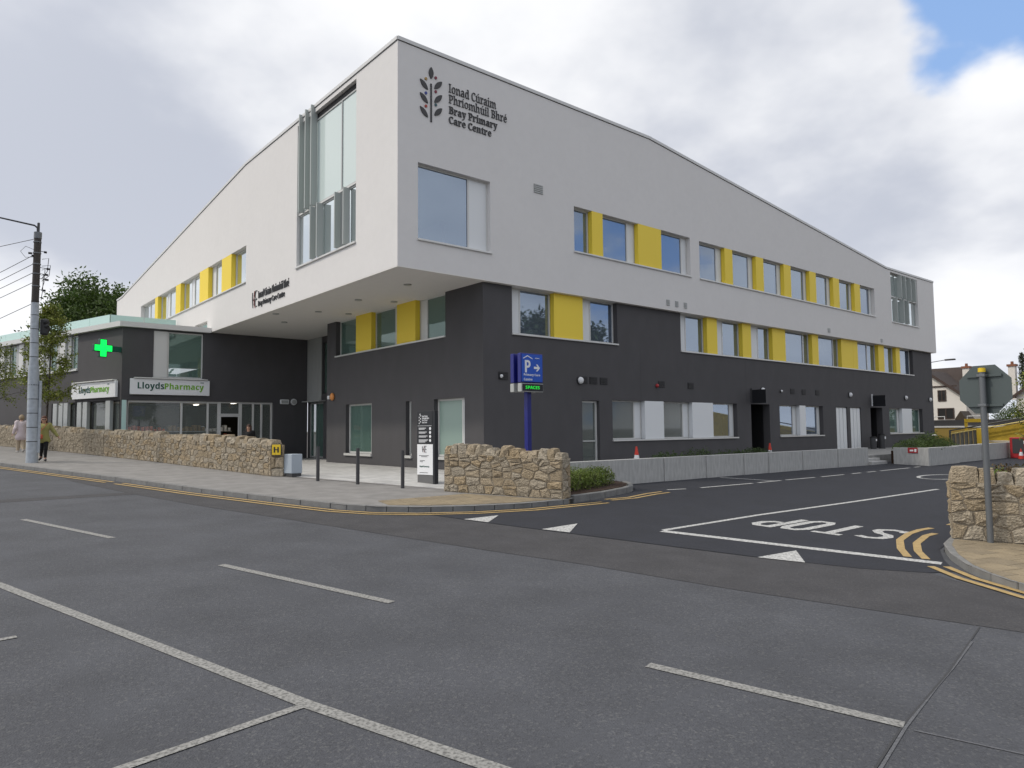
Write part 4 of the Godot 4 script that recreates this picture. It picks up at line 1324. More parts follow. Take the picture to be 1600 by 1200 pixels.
# ---------------------------------------------------------------- the pharmacy wing
func pharmacy() -> void:
	var o := thing("pharmacy_building", "low dark pharmacy wing with white coping and glass shopfront beside the forecourt", "building", Vector3(-42, 0.9, -9))
	wpart(o, "wall", facade(FP, 6.83, 15.5, 0.3, [Vector2(6.83, 6.755), Vector2(10.52, 6.755), Vector2(10.53, 6.8), Vector2(15.5, 6.8)], [Rect2(7.05, 0.7, 6.65, 2.8), Rect2(8.1, 4.55, 2.18, 2.15)], 0.3, 0.3, 0), M.dark_render)
	wpart(o, "wall", facade(FQ, -25, 0, 0.3, [Vector2(-25, 6.755), Vector2(0, 6.755)], [Rect2(-24.6, 5.08, 20.5, 1.66), Rect2(-6.6, 0.75, 6.54, 2.75)], 0.3, 0.3, 1), M.dark_render)
	var e := FQ * Vector3(-25, 0, 0)
	var q0 := FQ * Vector3(-25.2, 0, 0.22)
	var q1 := FQ * Vector3(-25.2, 0, -0.5)
	wpart(o, "coping", plan_prism([q0.x, q0.z, XP + 0.22, -6.67, XP + 0.22, -10.55, XP - 0.5, -10.55, XP - 0.5, -7.2, q1.x, q1.z], 6.76, 6.99), M.frame_white)
	wpart(o, "roof", plan_prism([e.x, e.z - 0.3, XP - 0.35, -7.2, XP - 0.35, -10.54, e.x, -10.54], 6.6, 6.74), M.fair_concrete)
	b_floor(o, e)
	# glass balustrade set back on the roof
	var c := Vector3(-40.88, 7.0, -7.33)
	var far := c + Vector3(-0.961, 0, 0.2764) * 14.5
	for k in 7:
		var p := c.lerp(far, k / 7.0)
		var q := c.lerp(far, (k + 1) / 7.0)
		var bb := MB.new()
		bb.box(Vector3.ZERO, Vector3(p.distance_to(q) - 0.03, 1.08, 0.03))
		wpart(o, "balustrade_pane", bb.mesh(), M.teal_glass, Transform3D(FQ.basis, (p + q) * 0.5 + Vector3(0, 0.56, 0)))
	for k in 2:
		wpart(o, "balustrade_pane", box_mesh(Vector3(-40.9, 7.02, -7.36 - 1.58 * k), Vector3(-40.87, 8.1, -8.9 - 1.58 * k)), M.teal_glass)
	# upper windows on the street front
	var u := -4.1
	while u > -24.0:
		window(o, FQ, 5.1, 6.73, 0.12, [["p", u - 0.75, u]], "green_glass", "frame_white", 0.05)
		slab_part(o, "grey_panel", FQ, Vector3(u - 1.15, 5.09, -0.15), Vector3(u - 0.77, 6.735, -0.05), M.frame_grey)
		slab_part(o, "fin", FQ, Vector3(u - 1.72, 5.09, -0.15), Vector3(u - 1.2, 6.735, 0.04), M.frame_white, 0.005)
		slab_part(o, "grey_panel", FQ, Vector3(u - 2.26, 5.09, -0.15), Vector3(u - 1.85, 6.735, -0.05), M.frame_grey)
		u -= 2.3
	slab_part(o, "sill", FQ, Vector3(-24.62, 5.0, -0.2), Vector3(-4.06, 5.078, 0.07), M.sill_metal, 0.006)
	# ground floor shopfront, street side
	window(o, FQ, 0.76, 3.49, 0.14, [["p", -6.58, -4.5], ["p", -4.5, -2.8], ["p", -2.8, -1.1], ["p", -1.1, -0.08]], "shop_glass", "charcoal_metal")
	for s in [-1.05, -3.15, -3.7, -5.05, -5.55, -6.15]:
		slab_part(o, "fin", FQ, Vector3(s - 0.2, 0.76, -0.1), Vector3(s + 0.2, 3.49, 0.05), M.fin_light, 0.006)
	# forecourt side
	window(o, FP, 0.72, 3.49, 0.12, [["p", 7.06, 9.38], ["p", 9.38, 10.56], ["p", 10.56, 11.1]], "shop_glass", "frame_white", 0.09)
	window(o, FP, 0.72, 3.49, 0.12, [["p", 12.08, 12.72], ["p", 12.72, 13.14], ["p", 13.14, 13.69]], "shop_glass", "frame_white", 0.09)
	window(o, FP, 2.86, 3.49, 0.12, [["p", 11.1, 12.08]], "shop_glass", "frame_white", 0.06)
	slab_part(o, "corner_post", FP, Vector3(6.86, 0.7, -0.12), Vector3(7.04, 3.49, 0.03), M.teal_glass)
	var d := thing_part_door(o)
	d.name = "door"
	window(o, FP, 4.56, 6.69, 0.1, [["p", 8.72, 10.27]], "green_glass", "frame_white")
	slab_part(o, "grey_panel", FP, Vector3(8.11, 4.56, -0.15), Vector3(8.7, 6.69, -0.03), M.frame_white, 0.006)
	slab_part(o, "sill", FP, Vector3(8.06, 4.47, -0.1), Vector3(10.32, 4.548, 0.06), M.sill_metal, 0.006)
	# signs
	for w in [[FQ, -4.3, -0.25, 3.63, 4.36, -3.55, -0.78, "white pharmacy sign with green lettering on the street front beside the green cross"], [FP, 7.15, 10.55, 3.75, 4.46, 7.45, 10.28, "white pharmacy sign with green lettering above the forecourt shopfront"]]:
		var f: Transform3D = w[0]
		var s := thing("pharmacy_sign", w[7], "sign", f * Vector3((w[1] + w[2]) * 0.5, w[3], 0.1))
		slab_part(s, "panel", f, Vector3(w[1], w[3], 0.02), Vector3(w[2], w[4], 0.14), M.sign_white, 0.01)
		slab_part(s, "light_trough", f, Vector3(w[1] + 0.15, w[4] + 0.01, 0.02), Vector3(w[2] - 0.1, w[4] + 0.06, 0.22), M.frame_white, 0.01)
		var g := f * Transform3D(Basis.IDENTITY, Vector3(0, 0, 0.142))
		var m: float = lerpf(w[5], w[6], 0.392)
		letters(s, "lettering", "Lloyds", g, w[5], m - 0.01, w[3] + 0.17, w[3] + 0.56, 0.012, M.shop_green_dark)
		letters(s, "lettering", "Pharmacy", g, m + 0.01, w[6], w[3] + 0.17, w[3] + 0.545, 0.012, M.shop_green)
		slab_part(s, "accent_bar", g, Vector3(w[6] - 0.16, w[3] + 0.585, 0), Vector3(w[6], w[3] + 0.615, 0.012), M.shop_green_dark)

func thing_part_door(o: Node3D) -> MeshInstance3D:
	var b := MB.new()
	b.span(Vector3(11.1, 0.72, -0.17), Vector3(11.17, 2.85, -0.1))
	b.span(Vector3(12.0, 0.72, -0.17), Vector3(12.07, 2.85, -0.1))
	b.span(Vector3(11.17, 2.77, -0.17), Vector3(12.0, 2.85, -0.1))
	var d := wpart(o, "door", b.mesh(), M.frame_white, FP)
	b = MB.new()   # the leaf stands open outwards
	for r in [[0, 0.72, 0.08, 2.7], [0.62, 0.72, 0.7, 2.7], [0.08, 0.72, 0.62, 0.82], [0.08, 2.6, 0.62, 2.7]]:
		b.span(Vector3(r[0], r[1], -0.02), Vector3(r[2], r[3], 0.02))
	var t := FP * Transform3D(Basis(Vector3.UP, deg_to_rad(-115)), Vector3(12.0, 0, -0.08))
	var leaf := wpart(d, "leaf", b.mesh(), M.frame_white, t * Transform3D(Basis(Vector3.UP, PI), Vector3.ZERO))
	var q := MB.new()
	q.quad(Vector3(0.08, 0.82, 0), Vector3(0.62, 0.82, 0), Vector3(0.62, 2.6, 0), Vector3(0.08, 2.6, 0), Vector3.BACK)
	wpart(d, "pane", q.mesh(), M.shop_glass, leaf.global_transform)
	return d

func b_floor(o: Node3D, e: Vector3) -> void:
	wpart(o, "floor", plan_prism([e.x, e.z - 0.4, XP - 0.32, -7.25, XP - 0.32, -15.3, e.x, -15.3], 0.5, 0.7), M.shop_ceiling)
	wpart(o, "ceiling", plan_prism([e.x, e.z - 0.42, XP - 0.33, -7.26, XP - 0.33, -15.3, e.x, -15.3], 3.56, 3.7), M.shop_ceiling)
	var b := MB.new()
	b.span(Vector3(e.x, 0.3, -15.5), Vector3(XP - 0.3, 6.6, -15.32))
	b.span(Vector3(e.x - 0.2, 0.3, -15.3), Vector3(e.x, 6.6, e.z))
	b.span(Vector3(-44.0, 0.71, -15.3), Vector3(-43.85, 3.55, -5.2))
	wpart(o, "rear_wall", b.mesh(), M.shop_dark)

# ---------------------------------------------------------------- fittings on the walls
func wall_lamp(u: float, v: float, small: bool, label: String) -> void:
	var o := thing("wall_lamp", label, "lamp", FSD * Vector3(u, v, 0), 0.0, "round lamps along the dark side wall")
	var b := MB.new()
	var r := 0.07 if small else 0.15
	b.tube([FSD.basis * Vector3(0, 0, 0.002), FSD.basis * Vector3(0, 0, 0.06)], [r, r * 0.95], 14)
	part(o, "base", b.mesh(), M.charcoal_metal)
	b = MB.new()
	b.ball(Vector3.ZERO, Vector3.ONE, 14)
	part(o, "diffuser", b.mesh(), M.lamp_white, Transform3D(Basis.from_scale(Vector3(0.11 if not small else 0.06, r * 0.86, r * 0.86)), FSD.basis * Vector3(0, 0, 0.06)))

func hanging_sign(u: float, v: float, label: String, written: bool) -> void:
	var o := thing("hanging_sign", label, "sign", FSD * Vector3(u, v, 0), 0.0, "black signs projecting above the side doors")
	var f := FSD * Transform3D(Basis.IDENTITY, Vector3(u, v, 0))
	var t := f * Transform3D(Basis(Vector3.UP, -PI / 2), Vector3.ZERO)   # plate stands out from the wall, its face to the street
	slab_part(o, "plate", t, Vector3(0.08, 0, -0.03), Vector3(0.78, 0.62, 0.03), M.sign_black, 0.008)
	slab_part(o, "bracket", t, Vector3(0.0, 0.02, -0.02), Vector3(0.078, 0.7, 0.02), M.lamp_white if written else M.charcoal_metal, 0.006)
	if written:
		for k in 3:
			slab_part(o, "text_line", t, Vector3(0.16, 0.42 - 0.15 * k, -0.034), Vector3(0.62 - 0.08 * k, 0.46 - 0.15 * k, -0.031), M.sign_white)

func fittings() -> void:
	wall_lamp(14.54, 3.76, true, "small white camera lamp beside a vent, left of the blue parking sign")
	wall_lamp(18.2, 3.76, false, "round lamp above the narrow glazed side door, left of three vents")
	wall_lamp(30.3, 3.75, false, "round lamp above the first dark doorway, beside its black hanging sign")
	wall_lamp(31.98, 3.76, true, "small white lamp between the first dark doorway and the middle window")
	wall_lamp(39.16, 3.76, false, "round lamp above the pair of white slatted doors")
	wall_lamp(46.56, 3.76, false, "round lamp above the far ground floor window")
	wall_lamp(50.38, 3.72, false, "round lamp at the far end of the dark side wall")
	hanging_sign(29.36, 3.12, "blank looking black sign projecting above the first dark doorway", false)
	hanging_sign(41.9, 3.16, "black sign with white lines projecting above the far dark doorway", true)
	var o := thing("alarm_beacon", "small red alarm beacon on the dark side wall above a window", "alarm", FSD * Vector3(22.55, 3.71, 0))
	var b := MB.new()
	b.ball(FSD.basis * Vector3(0, 0, 0.04), Vector3(0.07, 0.08, 0.08), 10)
	part(o, "beacon_dome", b.mesh(), M.signal_red)
	o = thing("alarm_bell", "orange alarm box beside a white unit on the dark street wall", "alarm", FD * Vector3(-28.75, 3.4, 0))
	b = MB.new()
	b.ball(Vector3(0, 0.12, 0.06), Vector3(0.17, 0.17, 0.08), 12)
	part(o, "cover", b.mesh(), M.alarm_orange)
	part(o, "white_unit", box_mesh(Vector3(-0.42, 0.02, 0.0), Vector3(-0.26, 0.18, 0.1), 0.02), M.lamp_white)
	o = thing("wall_light", "rectangular white light on the dark pharmacy wall by the entrance", "lamp", FP * Vector3(14.25, 3.5, 0))
	wpart(o, "case", box_mesh(Vector3(14.02, 3.42, 0.0), Vector3(14.48, 3.66, 0.1), 0.03), M.lamp_white, FP)
	wpart(o, "panel", box_mesh(Vector3(14.08, 3.47, 0.1), Vector3(14.42, 3.61, 0.106)), M.frame_grey, FP)
	o = thing("wall_clock", "round pale fitting on the dark pharmacy wall right of the rectangular light", "lamp", FP * Vector3(14.75, 3.54, 0))
	b = MB.new()
	b.tube([Vector3(0.002, 0, 0), Vector3(0.08, 0, 0)], [0.17, 0.15], 16)
	part(o, "rim", b.mesh(), M.lamp_white)
	b = MB.new()
	b.tube([Vector3(0.081, 0, 0), Vector3(0.09, 0, 0)], [0.12, 0.12], 16)
	part(o, "face", b.mesh(), M.frame_grey)
	# green cross on a bracket
	o = thing("pharmacy_cross", "lit green cross sign on a bracket at the pharmacy corner", "sign", Vector3(-35.08, 5.73, -6.03))
	var fc := Transform3D(Basis(Vector3(-0.2764, 0, -0.961), Vector3.UP, Vector3(0.961, 0, -0.2764)), Vector3(-35.08, 5.73, -6.03))
	var a := 0.125
	var h := 0.365
	var poly := v2([-a, -h, a, -h, a, -a, h, -a, h, a, a, a, a, h, -a, h, -a, a, -h, a, -h, -a, -a, -a])
	var grown := Geometry2D.offset_polygon(poly, 0.03)[0]
	b = MB.new()
	b.prism(grown, -0.09, 0.09, fc)
	wpart(o, "case", b.mesh(), M.shop_green_dark)
	for s in [-1.0, 1.0]:
		b = MB.new()
		b.prism(poly, 0.092 * s - 0.002, 0.092 * s + 0.004, fc)
		wpart(o, "lit_face", b.mesh(), M.cross_lit)
	wpart(o, "bracket", box_mesh(Vector3(0.39, -0.12, -0.05), Vector3(0.80, 0.12, 0.05), 0.01), M.shop_green_dark, fc)
	var l := OmniLight3D.new()
	l.name = "cross_glow"
	l.light_color = Color(0.1, 1.0, 0.3)
	l.light_energy = 0.05
	l.light_size = 0.3
	l.omni_range = 8.0
	l.omni_attenuation = 2.0
	l.shadow_enabled = true
	o.add_child(l)
	l.global_position = fc * Vector3(0, 0, 0.45)
	# ceiling lamps and shelves inside the pharmacy
	var lamp_no := -1
	for p in [[-37.5, -9.0], [-37.5, -12.5], [-40.5, -8.0], [-40.5, -11.5]]:
		lamp_no += 1
		o = thing("ceiling_lamp", ["lit ceiling lamp nearest the pharmacy shopfront corner", "lit ceiling lamp nearest the pharmacy door", "lit ceiling lamp deeper behind the shopfront corner", "lit ceiling lamp deep behind the pharmacy door"][lamp_no], "lamp", Vector3(p[0], 3.5, p[1]), 0.0, "ceiling lamps in the pharmacy")
		part(o, "glowing_panel", box_mesh(Vector3(-0.3, 0.0, -0.06), Vector3(0.3, 0.04, 0.06)), M.shop_lamp)
		l = OmniLight3D.new()
		l.name = "lamp_light"
		l.light_color = Color(1.0, 0.93, 0.82)
		l.light_energy = 0.12
		l.light_size = 0.1
		l.omni_range = 12.0
		l.omni_attenuation = 2.0
		l.shadow_enabled = true
		o.add_child(l)
		l.position = Vector3(0, -0.12, 0)
	var k := 0
	for p in [[-36.9, -10.0], [-38.6, -8.6], [-38.6, -11.8], [-41.0, -9.5]]:
		o = thing("display_shelf", ["shop shelf nearest the pharmacy door", "shelf unit behind the corner of the shopfront", "shelf unit at the back of the pharmacy", "shelf unit deep inside the pharmacy"][k] + ", stocked with small boxes", "shelf", Vector3(p[0], 0.7, p[1]), 0.0, "shelves in the pharmacy")
		for y in 4:
			part(o, "shelf_board", box_mesh(Vector3(-0.25, 0.1 + 0.42 * y, -0.9), Vector3(0.25, 0.13 + 0.42 * y, 0.9)), M.interior_wall)
			b = MB.new()
			for z in 9:
				b.span(Vector3(-0.2, 0.132 + 0.42 * y, -0.85 + 0.19 * z), Vector3(0.2, 0.132 + 0.42 * y + rng.randf_range(0.12, 0.3), -0.72 + 0.19 * z))
			part(o, "boxes", b.mesh(), [M.bag_red, M.sign_white, M.shop_green_dark, M.timber][(y + k) % 4])
		part(o, "back_board", box_mesh(Vector3(-0.01, 0.0, -0.9), Vector3(0.01, 1.6, 0.9)), M.shop_dark)
		k += 1

# ---------------------------------------------------------------- street
var kerb_left := [-120, 21.5, -60, 5.6, -46, 1.9, -36, -0.75, -30.7, -2.18, -26, -3.4, -22.1, -4.4, -18.26, -5.3, -15.3, -6.15, -13.5, -6.75, -12.85, -7.15, -12.3, -7.75, -11.8, -8.75, -11.5, -9.9, -11.45, -11.2]
var kerb_right := [-4.75, -15.6, -4.45, -13.3, -4.17, -11.95, -3.82, -11.2, -3.42, -10.55, -3.1, -10.2, -2.75, -9.9, -2.3, -9.66, 2.0, -8.5, 10.0, -6.45, 60, 6.5]

func kerbs(root: Node3D, flat: Array, from_x: float, to_x: float) -> void:
	var pts := v2(flat)
	var curve := Curve2D.new()
	for p in pts:
		curve.add_point(p)
	var l := curve.get_baked_length()
	var s := 0.0
	while s < l - 0.1:
		var a := curve.sample_baked(s)
		var len := 0.45 if (a.x > -14.5 and a.x < -2.0) else 0.9
		var c := curve.sample_baked(minf(s + len, l))
		s += len
		if a.x < from_x or a.x > to_x:
			continue
		var d := (c - a).normalized()
		var n := Vector2(-d.y, d.x)
		var m := (a + c) * 0.5
		if Geometry2D.is_point_in_polygon(m + n * 0.3, road_poly()):
			n = -n
		var b := MB.new()
		var slope := atan2(gy(c.x) - gy(a.x), a.distance_to(c))
		var bs := Basis(Vector3(d.x, 0, d.y), Vector3.UP, Vector3(-d.y, 0, d.x)) * Basis(Vector3.BACK, slope)
		b.rbox(Vector3.ZERO, Vector3(a.distance_to(c) - 0.012, 0.24, 0.15), 0.012)
		wpart(root, "kerbstone", b.mesh(), M.kerb_stone, Transform3D(bs, on_ground(m.x + n.x * 0.075, m.y + n.y * 0.075, -0.016 + rng.randf_range(-0.002, 0.003))))

func road_poly() -> PackedVector2Array:
	var p := v2(kerb_left)
	p.append(Vector2(-11.5, -13.0))
	p.append(Vector2(-5.0, -16.0))
	p.append_array(v2(kerb_right))
	p.append(Vector2(120, 40))
	p.append(Vector2(-120, 60))
	return p

func tiles(root: Node3D, called: String, area: PackedVector2Array, tx: float, tz: float, turn: float, off: Callable, mats: Array, most: int, bump := 0) -> void:
	var rot := Transform2D(turn, Vector2.ZERO)
	var lo := Vector2.ONE * 1e9
	var hi := -lo
	for p in area:
		var q := rot.affine_inverse() * p
		lo = lo.min(q)
		hi = hi.max(q)
	var row := 0
	var count := 0
	var v := lo.y
	while v < hi.y:
		var u := lo.x - (tx * 0.5 if row % 2 else 0.0)
		while u < hi.x:
			var cell := rot * PackedVector2Array([Vector2(u + 0.004, v + 0.004), Vector2(u + tx - 0.004, v + 0.004), Vector2(u + tx - 0.004, v + tz - 0.004), Vector2(u + 0.004, v + tz - 0.004)])
			u += tx
			for p: PackedVector2Array in Geometry2D.intersect_polygons(cell, area):
				if count >= most or p.size() < 3:
					continue
				count += 1
				var b := MB.new()
				var c := Vector2.ZERO
				for q in p:
					c += q
				c /= p.size()
				var top := rng.randf_range(0.0, 0.002)
				for i in p.size():
					var a := p[i]
					var d := p[(i + 1) % p.size()]
					var a1 := a.lerp(c, 0.012)
					var d1 := d.lerp(c, 0.012)
					var ya: float = off.call(a.x, a.y)
					var yd: float = off.call(d.x, d.y)
					var yc: float = off.call(c.x, c.y)
					var o := Vector3((a.x + d.x) * 0.5 - c.x, 0.0, (a.y + d.y) * 0.5 - c.y)
					b.quad(Vector3(a.x, ya, a.y), Vector3(d.x, yd, d.y), Vector3(d1.x, yd + 0.008 + top, d1.y), Vector3(a1.x, ya + 0.008 + top, a1.y), o + Vector3.UP)
					b.tri(Vector3(a1.x, ya + 0.008 + top, a1.y), Vector3(d1.x, yd + 0.008 + top, d1.y), Vector3(c.x, yc + 0.008 + top, c.y), Vector3.UP)
				if bump > 0:
					for i in bump:
						for k in bump:
							var q := rot * Vector2(u - tx + (i + 0.5) * tx / bump, v + (k + 0.5) * tz / bump)
							if not Geometry2D.is_point_in_polygon(q, p):
								continue
							var y0: float = off.call(q.x, q.y) + 0.008 + top
							var r := 0.016
							for e in 6:
								var a0 := TAU * e / 6.0
								var a1 := TAU * (e + 1) / 6.0
								b.tri(Vector3(q.x + cos(a0) * r, y0, q.y + sin(a0) * r), Vector3(q.x + cos(a1) * r, y0, q.y + sin(a1) * r), Vector3(q.x, y0 + 0.007, q.y), Vector3.UP)
				wpart(root, called, b.mesh(), mats[rng.randi_range(0, mats.size() - 1)])
		v += tz
		row += 1

func plaza_y(x: float, z: float) -> float:
	return lerpf(gy(x) + 0.108, 0.66, smoothstep(0.0, 3.2, -z - 8.3 - maxf(x + 20.5, 0.0) * 0.31))

func streets() -> void:
	var site := v2([-14, -9.6, -20.5, -8.35, -35.3, -8.35, -35.3, -6.95, -59.5, 0.0, -59.5, -51.5, -14, -51.5])
	for half in [[-600, -30], [-30, 600]]:
		var field := v2([half[0], -600, half[1], -600, half[1], 600, half[0], 600])
		struct("ground", sheet(Geometry2D.clip_polygons(field, site)[0], -0.035), M.earth)
	var road := struct("road", sheet(road_poly(), 0.0), M.old_asphalt)
	# reinstated strip along the kerb and the new tarmac of the access road
	part(road, "tarmac_strip", sheet(v2([-22.9, -3.3, -18.88, -3.95, -15.6, -4.6, -13.05, -5.26, -10.98, -5.76, -8.31, -6.42, -6.8, -6.85, -5.45, -7.12, -4.72, -7.27, -2.49, -7.9, -1.6, -8.15, 3, -7.2, 3, -8.5, -2.4, -9.4, -3.7, -10.05, -5.6, -9.15, -6.74, -8.86, -8.82, -8.36, -10.43, -7.98, -11.75, -7.72, -12.4, -7.5, -13.5, -6.65, -15.3, -6.05, -18.26, -5.2, -22.1, -4.3, -26, -3.3]), 0.004), M.patch_asphalt)
	part(road, "trench_patch", sheet(v2([-18.6, -1.0, -19.2, -1.0, -19.25, -3.9, -18.7, -3.98]), 0.003), M.patch_asphalt)
	var access := struct("access_road", sheet(v2([-11.8, -7.75, -10.43, -8.0, -8.82, -8.38, -6.74, -8.88, -5.59, -9.17, -4.33, -9.6, -3.68, -10.05, -3.5, -10.4, -3.89, -11.14, -4.22, -11.93, -4.47, -13.3, -4.8, -15.6, -5.4, -24, -6.5, -32, -7.0, -46, -16, -46, -16, -34, -13.2, -31, -13.9, -15.2, -12.7, -14.9, -12.2, -14.2, -11.7, -12.6, -11.4, -11.2, -11.46, -9.9, -11.75, -8.75]), 0.008), M.new_asphalt)
	# joints in the old surface
	part(road, "surface_joint", line_on_ground([Vector2(-2.46, -7.86), Vector2(-2.2, -6.3), Vector2(-2.02, -4.95), Vector2(-1.88, -4.2), Vector2(-1.6, -2.4)], 0.014, 0.005), M.bitumen)
	part(road, "sealed_joint", line_on_ground([Vector2(-2.35, -7.3), Vector2(-2.21, -6.4), Vector2(-2.145, -5.9), Vector2(-2.0, -4.95), Vector2(-1.875, -4.3), Vector2(-1.58, -2.4)], 0.02, 0.0045), M.joint_grey)
	part(road, "sealed_joint", line_on_ground([Vector2(-1.95, -4.95), Vector2(-1.4, -5.12), Vector2(0.6, -5.75), Vector2(3.0, -6.4)], 0.02, 0.0045), M.joint_grey)
	# white lines of the street
	for d in [[-15.59, -1.50, -12.57, -2.37], [-9.59, -3.07, -6.65, -3.88], [-3.77, -4.54, -2.02, -4.98]]:
		part(road, "lane_dash", line_on_ground([Vector2(d[0], d[1]), Vector2(d[2], d[3])], 0.11, 0.006), M.worn_paint)
	part(road, "bay_line", line_on_ground([Vector2(-16.0, 0.85), Vector2(-9.97, -0.77), Vector2(-4.72, -2.10), Vector2(-3.26, -2.55), Vector2(-1.0, -3.2)], 0.11, 0.006), M.worn_paint)
	part(road, "bay_line", line_on_ground([Vector2(-4.72, -2.08), Vector2(-4.54, -0.95), Vector2(-4.35, 0.3)], 0.075, 0.0065), M.worn_paint)
	part(road, "bay_line", line_on_ground([Vector2(-7.66, -0.72), Vector2(-7.55, 0.5)], 0.075, 0.0065), M.worn_paint)
	# junction: stop line, centre line, lettering
	part(access, "stop_line", line_on_ground([Vector2(-7.82, -9.86), Vector2(-5.78, -10.33), Vector2(-3.8, -10.8)], 0.2, 0.013), M.white_paint)
	part(access, "centre_line", line_on_ground([Vector2(-7.86, -9.95), Vector2(-7.9, -13.0), Vector2(-7.78, -17), Vector2(-7.71, -21.9)], 0.11, 0.0125), M.white_paint)
	var lw := 0.155
	part(access, "letter", line_on_ground([Vector2(-5.16, -13.05), Vector2(-5.2, -13.22), Vector2(-5.4, -13.26), Vector2(-5.56, -13.12), Vector2(-5.56, -12.95), Vector2(-5.44, -12.75), Vector2(-5.24, -12.62), Vector2(-5.16, -12.42), Vector2(-5.2, -12.2), Vector2(-5.38, -12.11), Vector2(-5.56, -12.2)], lw, 0.013), M.white_paint)
	part(access, "letter", line_on_ground([Vector2(-6.0, -13.25), Vector2(-5.98, -12.02)], lw, 0.013), M.white_paint)
	part(access, "letter", line_on_ground([Vector2(-5.74, -11.98), Vector2(-6.24, -11.98)], lw, 0.0135), M.white_paint)
	part(access, "letter", line_on_ground([Vector2(-6.42, -13.0), Vector2(-6.5, -13.2), Vector2(-6.68, -13.2), Vector2(-6.78, -13.0), Vector2(-6.78, -12.1), Vector2(-6.7, -11.9), Vector2(-6.52, -11.9), Vector2(-6.42, -12.1)], lw, 0.013, true), M.white_paint)
	part(access, "letter", line_on_ground([Vector2(-6.98, -13.15), Vector2(-6.98, -11.84), Vector2(-7.22, -11.84), Vector2(-7.33, -12.0), Vector2(-7.33, -12.3), Vector2(-7.22, -12.46), Vector2(-7.02, -12.46)], lw, 0.013), M.white_paint)
	for t in [[-10.91, -7.9, -10.93, -8.76, -10.35, -8.05], [-9.19, -8.31, -9.27, -9.27, -8.66, -8.47], [-5.58, -9.13, -5.5, -10.06, -4.98, -9.34]]:
		part(access, "give_way_triangle", sheet(v2(t), 0.013), M.white_paint if t[0] > -6 or t[0] < -7 else M.worn_paint)
	# bay markings along the concrete wall
	for d in [[-12.0, -15.4, -11.85, -16.0], [-11.8, -16.6, -11.68, -19.0], [-11.68, -19.3, -11.68, -20.6], [-11.68, -20.9, -11.62, -22.6], [-11.6, -23.0, -11.6, -24.6], [-11.6, -25.2, -11.6, -25.9], [-11.6, -26.4, -11.6, -27.1], [-11.6, -27.5, -11.62, -30.2], [-11.64, -30.7, -11.65, -31.3], [-13.4, -19.9, -11.75, -20.28]]:
		part(access, "bay_marking", line_on_ground([Vector2(d[0], d[1]), Vector2(d[2], d[3])], 0.1, 0.0125), M.white_paint)
	var ring := []
	for i in 20:
		ring.append(Vector2(-9.2 + 0.6 * cos(TAU * i / 20.0), -26.6 + 1.3 * sin(TAU * i / 20.0)))
	part(access, "roundel", line_on_ground(ring, 0.12, 0.0125, true), M.white_paint)
	# double yellow lines
	var k := [Vector2(-46, 2.25), Vector2(-36, -0.4), Vector2(-30.7, -1.83), Vector2(-22.1, -4.05)]
	var k2 := [Vector2(-21.6, -4.18), Vector2(-18.26, -4.97), Vector2(-15.3, -5.82), Vector2(-13.4, -6.42), Vector2(-12.6, -6.88), Vector2(-12.0, -7.55), Vector2(-11.46, -8.65), Vector2(-11.16, -9.85), Vector2(-11.1, -12.0)]
	for off in [0.05, 0.26]:
		for l in [k, k2]:
			var pts := []
			for i in l.size():
				var d: Vector2 = (l[mini(i + 1, l.size() - 1)] - l[maxi(i - 1, 0)]).normalized()
				pts.append(l[i] + Vector2(-d.y, d.x) * (off - 0.16))
			part(road, "yellow_line", line_on_ground(pts, 0.09, 0.014), M.yellow_paint)
	part(access, "yellow_line", line_on_ground([Vector2(-11.5, -12.42), Vector2(-11.45, -13.2), Vector2(-11.72, -14.2), Vector2(-11.8, -14.9)], 0.09, 0.0135), M.yellow_paint)
	part(access, "yellow_line", line_on_ground([Vector2(-11.3, -12.42), Vector2(-11.25, -13.2), Vector2(-11.5, -14.3), Vector2(-11.55, -14.9)], 0.09, 0.0135), M.yellow_paint)
	part(access, "yellow_line", line_on_ground([Vector2(-5.1, -14.1), Vector2(-5.14, -13.7), Vector2(-5.1, -13.1), Vector2(-4.93, -12.3), Vector2(-4.6, -11.5), Vector2(-4.28, -10.92)], 0.11, 0.0135), M.yellow_paint)
	part(access, "yellow_line", line_on_ground([Vector2(-4.83, -13.5), Vector2(-4.83, -13.1), Vector2(-4.64, -12.2), Vector2(-4.36, -11.5), Vector2(-4.05, -10.95)], 0.11, 0.0135), M.yellow_paint)
	part(access, "yellow_line", line_on_ground([Vector2(-5.03, -14.75), Vector2(-5.1, -15.6)], 0.11, 0.0135), M.yellow_paint)
	part(access, "yellow_line", line_on_ground([Vector2(-4.82, -14.5), Vector2(-4.88, -15.4)], 0.11, 0.0135), M.yellow_paint)
	part(road, "yellow_line", line_on_ground([Vector2(-3.82, -10.47), Vector2(-3.32, -9.99), Vector2(-2.53, -9.5), Vector2(2, -8.0)], 0.1, 0.0145), M.yellow_paint)
	part(road, "yellow_line", line_on_ground([Vector2(-3.68, -10.62), Vector2(-3.18, -10.13), Vector2(-2.41, -9.66), Vector2(2, -8.17)], 0.1, 0.0145), M.yellow_paint)
	# footpaths
	var fp := v2(kerb_left)
	fp.append_array(v2([-11.6, -11.5, -14.4, -10.0, -20.6, -8.2, -28.3, -6.9, -37.15, -5.2, -46, -2.9, -60, 1.1, -120, 17]))
	var foot := struct("footpath", sheet(fp, 0.1), M.footpath_concrete)
	kerbs(foot, kerb_left, -60.0, 10.0)
